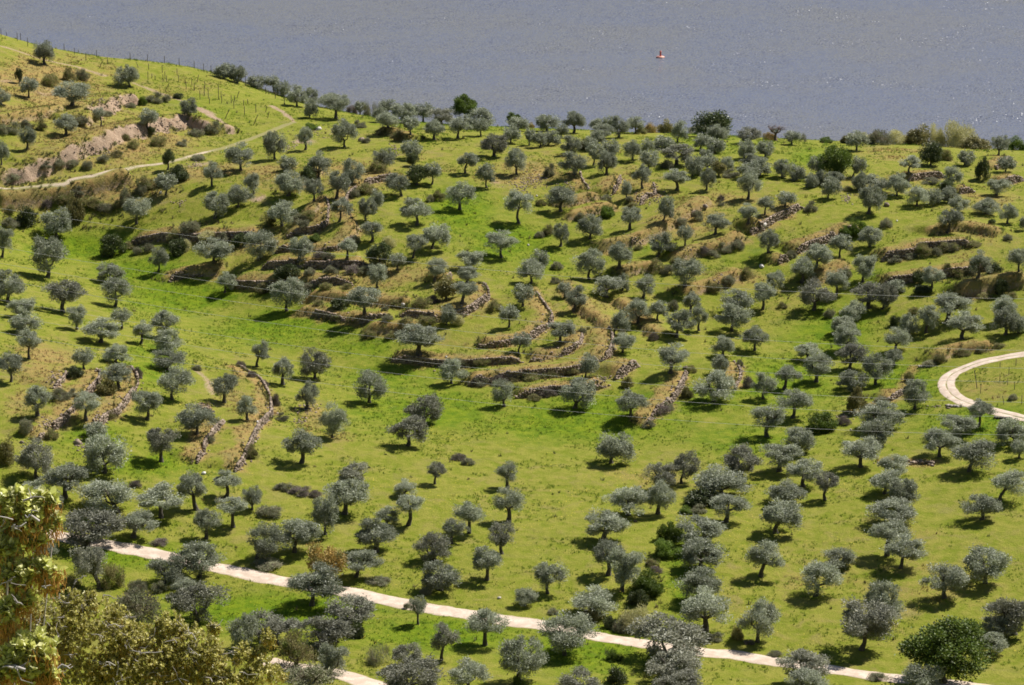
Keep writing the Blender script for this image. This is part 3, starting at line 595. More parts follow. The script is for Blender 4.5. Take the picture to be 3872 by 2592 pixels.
TREES = """
A 375 360 500 180 378 548
A 1075 560 710 200 1100 735
A 250 670 770 140 240 830
A 610 690 850 300 608 895
A 20 745 880 150 10 890
A 560 965 1110 195 557 1145
A 240 1085 1220 140 228 1265
A 845 920 990 90 855 1075
A 1265 935 1040 140 1245 1080
A 1590 835 960 155 1565 965
A 15 1215 1350 100 10 1400
A 2030 1220 1400 235 2040 1445
A 1800 1380 1520 160 1795 1580
A 1430 1270 1390 95 1420 1440 holm
A 165 580 690 60 165 710 holm
A 1910 550 660 150 1900 668
A 2020 560 700 130 2010 705
A 2170 650 740 140 2160 748
B 65 185 260 110 90 335
B 155 225 330 120 160 350
B 275 285 430 180 275 455
B 380 270 400 160 380 412
B 390 405 530 100 382 550
B 610 360 500 210 605 560
B 555 305 400 190 560 440
B 810 415 490 80 810 525
B 1050 385 470 150 1045 540
B 1180 430 560 200 1170 590
B 1040 500 620 190 1050 635
B 985 470 560 100 985 590
B 1235 550 640 120 1237 690
B 1345 420 520 160 1343 570
B 1495 470 590 210 1495 640 dull
B 1440 570 690 170 1438 735
B 1655 545 670 215 1637 725
B 1830 565 660 120 1832 708
B 1700 350 520 230 1690 600 green
B 1820 460 620 270 1800 640
B 2110 500 590 140 2110 620 green
B 2150 555 640 150 2150 660
B 2090 635 740 130 2085 765
B 1945 685 840 230 1945 880 dull
B 675 570 760 210 680 800
B 345 630 770 130 345 825
B 85 670 860 180 87 905
B 195 885 990 125 180 1000
B 465 845 1030 200 462 1070
B 1245 755 870 150 1235 900
B 1015 815 970 180 1015 1000
B 750 895 1090 180 740 1100
B 640 1005 1170 190 610 1235
B 1255 860 950 100 1260 965 holm
B 1300 950 1110 190 1290 1120 holm
B 1425 945 1050 125 1418 1115
B 1730 840 950 165 1700 1020
B 1880 950 1080 130 1882 1145
B 2130 815 990 165 2135 1030
B 2150 1175 1340 250 2155 1445
B 1650 1095 1270 245 1652 1330
B 1290 1240 1400 245 1290 1460
B 1125 1025 1170 200 1160 1215
B 955 1175 1300 100 945 1335
B 870 1230 1380 140 855 1420
B 655 1240 1360 180 635 1430
B 420 1070 1210 160 418 1260
B 215 1005 1180 260 205 1210
B 150 1260 1440 230 150 1470
C 155 525 645 170 153 665
C 383 500 630 190 380 680
C 280 615 690 100 268 720
C 90 680 770 110 98 800
C 195 670 770 130 160 785
C 10 650 740 80 2 785
C 585 555 630 110 590 650
C 670 535 620 90 660 650
C 770 540 690 180 763 720
C 625 605 715 180 640 740
C 900 550 640 130 900 690
C 580 665 755 110 580 770
C 365 700 840 170 360 860
C 520 720 810 100 515 830
C 690 750 860 140 690 880
C 560 770 880 120 545 955
C 660 835 990 190 658 1035
C 385 840 1000 205 385 1035
C 1280 590 720 110 1258 760
C 1560 505 690 330 1560 715 holm
C 1595 610 730 190 1590 745
C 1470 700 790 130 1452 825
C 1580 735 840 140 1575 850
C 1135 715 800 160 1130 810
C 880 740 880 170 880 910
C 1000 740 830 90 1000 850
C 1255 765 910 280 1250 950 dull
C 1020 835 950 140 1005 1010
C 1510 830 980 210 1510 1000
C 1400 890 1020 130 1380 1050
C 1680 890 980 100 1680 1000
C 1610 920 1020 110 1610 1045 yholm
C 1870 630 750 210 1875 770 dull
C 1840 755 880 130 1825 900
C 2000 755 860 130 2000 885
C 2090 590 690 210 2090 745 bare
C 2230 670 740 120 2225 780
C 1910 855 960 200 1910 975
C 1960 900 1020 150 1960 1040
C 2145 905 1040 155 2145 1055
C 1865 1000 1180 190 1855 1240
C 1880 940 1040 180 1870 1060
C 955 950 1090 150 962 1150
C 1245 985 1110 200 1252 1165
C 1510 980 1130 135 1503 1165
C 825 1095 1190 75 830 1230
C 275 1140 1290 230 268 1345
C 1170 1230 1380 115 1135 1425
C 1590 1360 1500 190 1577 1540
C 1860 1280 1400 165 1860 1445
C 2010 1225 1310 115 2000 1370
C 2180 1185 1270 140 2165 1310
D 295 450 540 160 272 560
D 50 530 640 120 45 665
D 820 455 560 150 822 605
D 2035 480 610 150 2020 650
D 640 570 820 270 700 850 green
D 490 660 780 130 492 820
D 835 670 780 110 785 830
D 190 680 810 155 195 830
D 315 740 845 120 315 852
D 1280 640 750 170 1265 795
D 1450 545 700 190 1450 730 holm
D 1750 610 710 120 1735 730
D 2095 665 760 135 2085 790
D 1640 740 880 150 1630 890
D 630 780 890 180 620 900
D 520 780 880 90 520 892
D 440 810 910 90 440 918
D 850 790 930 140 835 940
D 940 810 890 130 940 925
D 1030 850 930 140 1030 952
D 1170 800 970 190 1160 990
D 605 845 970 130 580 1010
D 945 900 1090 220 925 1140
D 1340 910 1050 185 1330 1075
D 1475 940 1050 130 1440 1062
D 1600 915 1040 170 1600 1050
D 1690 1000 1110 170 1680 1130
D 2025 845 960 180 2005 985
D 1920 1010 1130 220 1920 1142
D 2110 1060 1190 160 2100 1225
D 2240 1170 1260 70 2250 1280
D 85 1270 1430 190 75 1470
D 690 1325 1440 155 680 1510
D 940 1240 1390 195 935 1420
D 1620 1100 1230 215 1590 1300
E1 1518 30 150 160 1518 215
E1 1270 245 410 270 1248 480
E1 505 345 560 290 520 610
E1 455 605 905 330 435 975
E1 50 520 720 150 20 790
E1 1465 700 860 175 1450 915
E1 1990 190 380 240 1968 430
E1 2190 130 290 210 2180 330
E1 2310 20 180 140 2320 210
E1 1965 625 800 310 1960 840
E1 1015 850 1000 240 1020 1012
E1 1070 970 1170 260 1053 1240
E1 600 1005 1200 340 575 1290 dull
E1 100 910 1150 290 75 1200
E1 205 1170 1330 240 190 1340
E1 230 1310 1470 240 215 1482
E1 275 1450 1630 220 265 1718
E1 705 1235 1400 170 703 1450
E1 1115 1265 1370 150 1115 1440
E1 930 1360 1520 350 920 1565
E1 1310 1375 1510 180 1287 1580
E1 1510 1275 1450 270 1500 1530
E1 1545 1445 1640 250 1540 1660
E1 2080 920 1080 170 2058 1110
E2 55 545 770 270 30 810
E2 410 600 780 200 395 815
E2 840 610 740 165 835 800
E2 1060 460 580 200 1060 645
E2 1465 580 720 180 1435 795
E2 1655 490 660 280 1610 710
E2 1300 760 850 130 1293 905
E2 1110 850 1020 190 1110 1070
E2 1660 800 950 195 1635 1010
E2 1965 730 870 240 1960 900
E2 1945 870 990 190 1930 1022
E2 1920 1010 1140 220 1885 1210
E2 300 980 1220 290 280 1280
E2 990 1045 1220 300 992 1310
E2 1755 1240 1380 120 1743 1405
E2 2310 1240 1360 160 2313 1430
E2 2235 545 720 270 2245 790
E2 1495 1400 1620 370 1490 1680
E2 1130 660 840 230 1130 855 holm
E2 1745 980 1150 210 1740 1170 yholm
E3 450 480 640 150 443 690
E3 735 400 590 230 710 620
E3 1085 330 470 200 1075 535
E3 1360 555 740 215 1335 780
E3 1585 510 620 120 1583 685
E3 985 655 830 225 983 880
E3 715 720 930 250 705 990
E3 255 735 880 140 255 900
E3 175 810 990 250 172 1030
E3 100 1045 1180 155 102 1235
E3 480 1020 1110 100 482 1155
E3 590 1055 1230 190 570 1290
E3 880 960 1100 280 860 1150
E3 1020 950 1080 90 1010 1092
E3 1215 955 1120 190 1200 1160
E3 1605 800 1010 260 1583 1050
E3 1160 1170 1350 215 1155 1385
E3 1345 1195 1310 140 1330 1365
E3 1645 1115 1250 165 1630 1300
E3 1530 1265 1460 225 1505 1520
E3 1715 1240 1390 145 1708 1460
E3 2070 1080 1280 320 2060 1310
E3 2040 1210 1410 270 2010 1462
E3 2300 1020 1190 190 2293 1265
E3 2220 1420 1580 240 2220 1640
E3 445 1370 1500 250 435 1565
E3 1000 1290 1440 140 930 1500
E3 1035 1480 1620 190 1010 1660
E3 90 1490 1600 150 60 1668
E4 465 670 840 230 435 890
E4 320 790 960 215 315 1010
E4 880 770 970 200 868 1015
E4 625 910 1060 210 628 1130
E4 65 920 1060 170 48 1100
E4 435 1010 1220 300 420 1270 dull
E4 940 1010 1200 310 920 1250 dull
E4 1100 1030 1230 180 1050 1260 dull
E4 1170 1000 1100 140 1180 1105
E4 1505 870 1020 190 1493 1080
E4 1940 735 920 190 1922 975
E4 2290 710 860 190 2295 920
E4 765 1185 1350 240 760 1372
E4 690 1330 1470 240 690 1492
E4 710 1420 1600 250 720 1640
E4 1680 1120 1290 330 1635 1390
E4 1470 1230 1420 200 1445 1480
E4 1800 1285 1480 310 1775 1540
E4 1290 1310 1480 170 1290 1492
E4 2160 1145 1330 220 2150 1372
E4 2180 1240 1460 250 2175 1495
E4 2290 1330 1460 150 2290 1482
E4 1180 1440 1600 220 1170 1640
F1 95 90 270 220 100 360
F1 770 65 190 165 770 250
F1 1065 15 170 240 1060 182
F1 1070 180 350 280 1080 410
F1 1545 70 230 270 1530 250
F1 1585 220 450 310 1573 520
F1 350 395 600 260 345 670
F1 800 455 620 240 785 705
F1 1365 445 630 280 1345 705
F1 2060 290 460 245 2050 550
F1 2255 490 660 180 2265 710
F1 1810 570 790 320 1795 840
F1 1475 790 1000 280 1475 1090 dull
F1 880 740 850 180 880 872
F1 965 850 1150 390 955 1190
F1 330 900 1190 310 335 1240 dull
F1 600 1135 1310 400 595 1420
F1 330 1260 1420 260 330 1440
F1 510 1370 1520 130 500 1540
F1 980 1250 1520 460 1075 1550
F1 1465 1300 1520 380 1475 1600
F1 1755 1205 1420 270 1795 1530
F1 2080 1180 1330 260 2070 1420
F1 2140 1410 1570 270 2130 1690
F1 2310 1320 1500 170 2305 1530
F2 45 -10 150 150 5 220
F2 250 150 310 200 245 385
F2 540 60 300 265 540 335 dull
F2 470 360 560 190 463 605
F2 1060 260 510 285 1035 550
F2 1800 150 340 245 1785 375
F2 725 565 830 225 700 870
F2 430 800 1010 320 418 1100
F2 1550 475 720 320 1530 740 dull
F2 1405 665 890 330 1390 945 dull
F2 905 1105 1290 290 900 1332 dull
F2 840 1240 1510 400 810 1568
F2 640 1400 1680 240 635 1758
F2 1655 1090 1220 165 1635 1295 dull
F2 2250 350 550 190 2270 585
F2 2290 1095 1260 200 2300 1335
F2 2310 1340 1545 260 2310 1638
F2 1365 1255 1390 215 1355 1402
F2 1410 1390 1540 260 1395 1670
F2 1950 1460 1640 260 1950 1745
F2 1205 1500 1650 220 1200 1672
F3 1470 15 220 260 1447 280
F3 1935 -60 95 210 1930 130
F3 1905 120 260 160 1900 277
F3 1860 240 510 340 1850 540
F3 700 120 270 140 670 320
F3 610 335 580 310 580 600
F3 1090 450 630 270 1080 680
F3 2320 280 460 200 2298 515
F3 2345 570 770 280 2330 860
F3 945 840 1060 330 908 1105
F3 1590 1000 1220 240 1550 1290 dull
F3 1370 1095 1300 280 1370 1332 dull
F3 1360 1270 1500 250 1335 1568
F3 1060 1320 1520 380 1065 1580
F3 2110 950 1200 350 2095 1250 dull
F3 1915 1140 1380 450 1910 1400
F3 1990 1390 1560 320 1950 1645
F4 360 0 130 240 365 165
F4 460 100 300 250 440 360
F4 775 0 190 260 750 245 dull
F4 1150 55 190 160 1150 205
F4 1000 105 330 270 985 385
F4 780 240 420 270 775 430
F4 180 215 350 220 145 430
F4 250 425 610 300 225 690
F4 1350 340 560 240 1340 610
F4 800 420 640 190 790 640 yholm
F4 1030 545 760 350 1000 790
F4 985 690 920 280 990 932
F4 290 780 990 280 290 1012
F4 130 930 1110 340 100 1180
F4 850 875 1080 340 843 1140
F4 1940 530 690 230 1930 770
F4 1750 670 840 320 1740 872
F4 1570 800 980 360 1570 1045
F4 1890 890 1120 370 1840 1180
F4 2230 700 910 290 2260 930
F4 2300 890 1020 170 2300 1062
F4 1170 1020 1190 280 1170 1212
F4 1090 1165 1360 300 1070 1382
F4 1235 1250 1480 270 1230 1502
F4 330 1070 1260 330 320 1320
F4 540 1180 1340 220 520 1440 dull
F4 170 1270 1450 340 170 1472
F4 2210 1170 1370 310 2120 1450
F4 1130 1420 1640 400 1130 1660
F4 1960 1390 1570 350 1960 1620
F4 130 1450 1670 380 68 1745
G1 870 -50 260 540 800 290 dull
G1 1270 -20 150 320 1220 215
G1 1900 -40 130 220 1888 225
G1 1835 255 520 380 1825 580
G1 1530 370 600 330 1500 632
G1 820 310 580 310 910 682 dull
G1 390 250 400 220 380 420
G1 1690 600 720 230 1680 745
G1 1800 640 960 440 1800 985 dull
G1 1260 690 1020 400 1260 1050 grey
G1 2230 920 1180 300 2230 1250
G2 100 100 380 320 10 410
G2 395 40 270 380 352 350
G2 650 -30 110 240 635 190
G2 1120 50 290 360 1095 345
G2 1620 165 410 290 1625 430 dull
G2 1820 50 200 210 1788 270
G2 2240 80 290 260 2248 365 dull
G2 2130 300 510 280 2112 605
G2 1710 430 690 370 1685 692
G2 960 320 510 320 915 580
G2 650 280 590 380 700 595 orange
G2 545 480 760 470 510 840
G2 880 735 1000 440 830 1020 dull
G2 1480 755 930 150 1482 1010
G2 2100 880 1080 350 2095 1200
G2 1730 1010 1240 250 1695 1340 dull
G2 650 920 1210 470 650 1235 dull
G2 160 890 1150 420 200 1190 dull
G2 370 1080 1380 350 370 1400 brown
G2 700 1200 1460 260 690 1482
G2 450 1340 1620 460 450 1650 grey
G2 1380 1180 1370 270 1380 1402 dull
G2 1430 1320 1600 520 1400 1660 dull
G2 1940 1340 1580 360 1940 1640
G3 870 -10 190 370 845 245
G3 880 240 450 280 880 560
G3 1030 330 640 310 1003 712
G3 345 445 640 260 325 727
G3 740 690 900 390 740 922
G3 120 680 830 190 115 835
G3 510 920 1240 450 480 1292
G3 100 1130 1460 420 60 1540
G3 1740 40 250 400 1740 300
G3 1740 230 470 390 1720 512
G3 1720 500 760 370 1730 800
G3 1765 690 1000 450 1765 1072
G3 2335 240 490 330 2278 572
G3 2250 790 1100 360 2248 1172
G3 1430 990 1290 700 1400 1360 dull
G3 1500 1240 1500 470 1480 1540 dull
G3 1540 1420 1640 390 1520 1700 dull
G3 620 1450 1640 380 640 1690 dull
G4 1110 75 240 330 1090 382
G4 1250 190 430 370 1215 497
G4 1990 300 590 440 1987 632
G4 1630 450 690 400 1615 772
G4 640 315 470 310 635 482
G4 480 430 690 370 435 752
G4 1055 620 980 380 1060 1012
G4 900 810 1130 520 855 1247 dull
G4 1600 950 1460 780 1600 1545 green
G4 1430 1380 1580 370 1420 1660
G4 2200 760 1060 400 2250 1102 dull
G4 2080 930 1110 270 2060 1132
G4 2060 1090 1260 260 2020 1285
G4 330 1230 1490 410 300 1560 dull
G4 360 1420 1620 340 340 1690
"""
BUSHES = """
A 590 570 700 120 brown
A 700 580 690 100 grey
A 1300 780 880 150 grey
A 1410 800 870 80 grey
A 1510 790 840 80 holm
A 1110 870 920 80 grey
A 1205 820 905 70 green
A 100 1030 1140 130 grey
A 225 1010 1090 90 grey
A 340 1000 1110 110 brown
A 30 1050 1150 90 grey
A 690 980 1050 110 grey
A 810 960 1030 90 brown
A 920 940 990 70 grey
A 1060 1130 1200 80 brown
A 1280 1070 1140 60 holm
A 1660 1090 1160 130 grey
A 1800 1020 1130 130 grey
A 870 1310 1370 110 grey
A 740 1360 1440 80 grey
A 610 1350 1410 90 grey
A 500 1345 1410 100 grey
A 380 1370 1430 110 grey
A 100 1470 1540 130 grey
A 1500 1400 1530 150 holm
A 1390 1480 1580 130 grey
A 1330 1150 1240 140 brown
A 1540 1180 1240 90 grey
A 990 1270 1330 100 brown
A 1680 1310 1360 110 grey
A 420 620 740 140 brown
A 1130 1180 1260 100 brown
B 865 360 500 60 broom
B 945 355 495 70 broom
B 870 480 525 60 grey
B 1140 650 735 130 brown
B 1000 640 690 130 brown
B 810 570 640 110 grey
B 400 600 655 100 green
B 870 1100 1200 150 brown
B 960 910 1030 160 brown
B 760 1150 1230 90 grey
B 380 1330 1420 120 brown
B 300 1360 1450 120 grey
B 1480 1160 1260 110 brown
B 1400 1200 1270 70 grey
B 370 960 1070 120 holm
B 740 370 450 90 purple
B 860 715 770 80 grey
B 30 1330 1470 120 brown
B 2190 590 650 90 brown
C 1160 580 690 130 yholm
C 1030 580 670 110 orange
C 950 610 700 100 brown
C 670 1315 1390 110 green
C 1175 900 985 110 grey
C 1625 1200 1260 60 purple
C 170 930 1060 90 grey
C 100 1240 1300 80 brown
C 430 1350 1420 70 grey
C 650 1200 1260 90 grey
C 880 1265 1320 90 brown
C 1715 985 1055 140 grey
C 1400 615 690 110 grey
C 2040 680 745 110 orange
C 850 1210 1260 60 grey
C 460 740 830 80 yholm
C 1630 1250 1300 60 grey
C 20 590 640 50 orange
D 1010 425 575 180 grey
D 850 405 500 110 willow
D 940 415 500 90 willow
D 1160 405 545 170 willow
D 1500 345 550 130 willow
D 1690 345 580 270 willow
D 1340 395 565 220 yholm
D 1680 485 580 90 holm
D 1840 490 605 240 yholm
D 745 470 555 120 yholm
D 2180 495 615 150 green
D 370 455 540 60 broom
D 560 495 545 120 green
D 1580 590 700 110 brown
D 1885 670 860 110 holm
D 830 1195 1340 130 green
D 720 1250 1335 150 green
D 1070 1175 1260 110 grey
D 430 1030 1130 110 grey
D 1400 1385 1505 150 brown
D 1610 1385 1460 130 grey
D 1500 1420 1500 90 grey
D 1965 1185 1235 60 holm
D 440 820 900 70 yholm
D 1450 830 890 130 grey
D 1590 860 930 110 holm
D 750 905 945 100 brown
D 2100 1310 1370 80 grey
E1 1020 575 790 200 holm
E1 240 320 500 170 holm
E1 690 230 480 150 yholm
E1 1145 140 345 100 grey
E1 1660 0 95 130 holm
E1 100 410 510 160 grey
E1 870 230 340 150 brown
E1 960 290 370 130 grey
E1 1330 40 190 170 brown
E1 1290 120 220 100 grey
E1 1600 520 640 150 brown
E1 1640 620 760 180 holm
E1 1740 450 570 160 grey
E1 1900 540 640 150 willow
E1 1700 620 730 110 willow
E1 2060 540 640 120 grey
E1 1180 640 720 120 brown
E1 1260 690 760 90 grey
E1 1370 660 740 110 grey
E1 90 300 390 110 brown
E1 700 130 220 120 grey
E1 560 190 290 140 brown
E1 2200 570 690 130 holm
E1 780 230 330 100 brown
E1 1060 260 350 90 brown
E1 430 250 340 90 purple
E2 1090 815 880 130 willow
E2 1215 590 710 110 willow
E2 910 580 660 110 grey
E2 1620 1130 1210 130 purple
E2 780 1150 1255 190 holm
E2 690 860 950 110 grey
E2 880 850 940 150 purple
E2 980 860 940 110 grey
E2 490 880 950 110 grey
E2 290 850 980 200 holm
E2 1290 1175 1245 100 brown
E2 1500 1150 1260 160 brown
E2 1850 1305 1410 110 willow
E2 1200 1310 1370 120 grey
E2 1380 1325 1400 140 brown
E2 1560 1325 1400 160 brown
E2 490 1010 1080 130 grey
E2 830 1020 1080 110 brown
E2 70 1015 1110 150 brown
E2 640 1015 1085 110 brown
E2 2180 1170 1280 150 brown
E2 570 1170 1230 110 brown
E2 590 730 800 140 purple
E2 660 740 810 120 grey
E2 540 580 640 110 green
E2 440 440 520 110 grey
E2 980 110 210 130 brown
E2 1040 1450 1530 120 brown
E2 1240 1460 1530 120 brown
E2 760 1300 1360 110 brown
E2 1180 1230 1280 70 grey
E3 870 330 430 110 green
E3 625 385 455 100 brown
E3 1290 1470 1555 95 purple
E3 1320 790 930 140 brown
E3 1420 850 950 110 grey
E3 1510 770 840 110 brown
E3 1470 1175 1275 100 grey
E3 2060 620 720 130 grey
E3 1950 650 740 130 grey
E3 1840 720 790 110 grey
E3 1760 680 760 90 purple
E3 330 480 590 110 brown
E3 250 550 610 80 grey
E3 1160 670 720 80 brown
E3 2150 870 980 100 brown
E3 1980 950 1030 110 grey
E3 1850 1020 1110 120 brown
E3 640 1420 1500 70 grey
E3 400 960 1030 90 grey
E3 1700 350 460 100 grey
E3 1550 420 510 100 grey
E3 410 820 900 120 grey
E3 1000 1430 1568 60 grey
E4 2130 985 1145 110 holm
E4 2070 830 950 130 holm
E4 1380 910 1030 110 holm
E4 1640 840 900 70 brown
E4 560 1255 1350 90 grey
E4 1160 770 835 120 grey
E4 1310 745 800 110 grey
E4 1410 650 780 140 brown
E4 1600 645 740 150 brown
E4 1700 650 730 110 brown
E4 1880 630 690 130 brown
E4 1165 1320 1425 100 holm
E4 1420 1040 1120 150 holm
E4 1740 880 960 130 brown
E4 1860 860 950 110 grey
E4 2230 1100 1160 110 brown
E4 130 1190 1260 90 brown
E4 1340 1240 1310 100 brown
E4 210 720 800 90 grey
E4 720 880 980 100 grey
E4 1980 1110 1170 130 brown
F1 60 880 1125 160 yholm
F1 240 690 830 120 grey
F1 690 220 330 140 holm
F1 980 320 480 170 yholm
F1 560 400 530 160 grey
F1 470 780 890 130 brown
F1 1015 610 700 110 brown
F1 2290 920 1070 130 brown
F1 1260 215 330 90 purple
F1 2200 165 235 90 purple
F1 2300 255 320 90 purple
F1 1800 205 260 80 grey
F1 1240 1260 1320 120 purple
F1 1920 850 920 90 grey
F1 650 420 500 100 grey
F1 1240 440 520 80 grey
F2 1860 1010 1080 130 purple
F2 1940 1050 1120 110 grey
F2 250 1285 1350 160 grey
F2 400 1310 1390 180 purple
F2 540 1345 1410 120 purple
F2 120 1490 1590 210 grey
F2 180 460 590 90 purple
F2 80 340 420 70 purple
F2 240 640 720 110 grey
F2 2050 310 385 130 grey
F2 2230 290 380 150 purple
F2 1860 130 210 100 grey
F2 2060 140 210 120 brown
F3 1740 1360 1500 260 holm
F3 1600 405 515 100 yholm
F3 1050 310 420 100 yholm
F3 330 400 480 150 purple
F3 1360 560 650 160 purple
F3 1430 540 620 110 grey
F3 1250 710 785 100 grey
F3 1640 200 280 90 brown
F3 2080 150 230 70 grey
F3 2160 300 420 110 purple
F3 560 230 280 110 brown
F3 190 270 350 180 brown
F3 350 250 330 160 brown
F3 40 290 350 130 brown
F3 200 470 530 130 brown
F3 1700 1480 1568 150 grey
F3 1590 1500 1568 110 green
F4 490 640 825 260 green
F4 690 670 760 130 purple
F4 1560 105 170 110 brown
F4 1780 50 120 130 brown
F4 1950 30 90 110 brown
F4 1480 160 215 120 grey
F4 1290 260 360 90 brown
F4 2240 470 530 80 grey
F4 2110 0 50 130 brown
F4 1040 490 540 110 grey
G1 1030 440 690 220 brown
G1 650 540 690 170 brown
G1 1260 590 710 150 grey
G1 1450 600 720 130 grey
G1 1460 225 280 150 purple
G2 110 420 480 240 grey
G2 1120 580 640 200 grey
G2 1120 1190 1390 200 broom
G2 930 1010 1140 120 holm
G2 1380 810 870 60 grey
G2 1550 680 740 90 grey
G3 1450 90 270 200 green
G3 1430 250 400 230 green
G3 1240 530 740 260 green
G3 1150 690 845 160 holm
G3 1130 850 1090 260 willow
G3 720 880 985 200 yholm
G3 900 940 1050 120 holm
G3 1310 470 540 110 purple
G3 1280 405 480 110 brown
G3 960 1400 1560 170 holm
G3 930 1250 1350 130 green
G3 2060 1030 1160 110 yholm
G3 1850 1080 1160 150 grey
G3 60 1490 1568 90 green
G3 2170 1150 1190 90 purple
G3 370 860 920 90 grey
G3 1010 960 1080 180 grey
G4 1000 1440 1520 160 grey
G4 60 1250 1300 110 grey
"""
# ------------------------------------------------------------------ reading the survey of trees and bushes
def parse(txt):
    out = []
    for ln in txt.strip().split('\n'):
        f = ln.split(); out.append((f[0], [float(q) for q in f[1:] if q.lstrip('-').isdigit()], f[-1] if f[-1].isalpha() else None))
    return out
trees = []
for t, q, kind in parse(TREES):
    kind = kind or 'olive'; s = TILE[t][2]
    cu, ct = px(t, q[0], q[1]); _, cb = px(t, q[0], q[2]); bu, bv = px(t, q[4], q[5]); w_ = q[3] / s
    if any(k['kind'] == kind and abs(k['cu'] - cu) < 12 and abs(k['bv'] - bv) < 14 for k in trees): continue
    trees.append(dict(kind=kind, cu=cu, ct=ct, cb=cb, w=w_, bu=bu, bv=bv))
def size_tree(d):
    g = ground(d['bu'], d['bv']); mpp = project(*g)[2] / FPX
    dep = math.asin(-ray(d['bu'], d['bv'])[2]); c, s = math.cos(dep), math.sin(dep)
    r = d['w'] * .5 * mpp * 1.02; half = (d['cb'] - d['ct']) * .5 * mpp
    ch = math.sqrt(max(half * half - (r * s) ** 2, (.45 * r) ** 2)) / c
    hc = (d['bv'] - (d['ct'] + d['cb']) * .5) * mpp / c
    d.update(g=g, r=r, ch=ch * 1.03, hc=max(hc, ch * .8), dx=(d['cu'] - d['bu']) * mpp, mpp=mpp, V=(d['cu'] * .60485, (d['ct'] + d['cb']) * .5 * .60485))
for d in trees: size_tree(d)

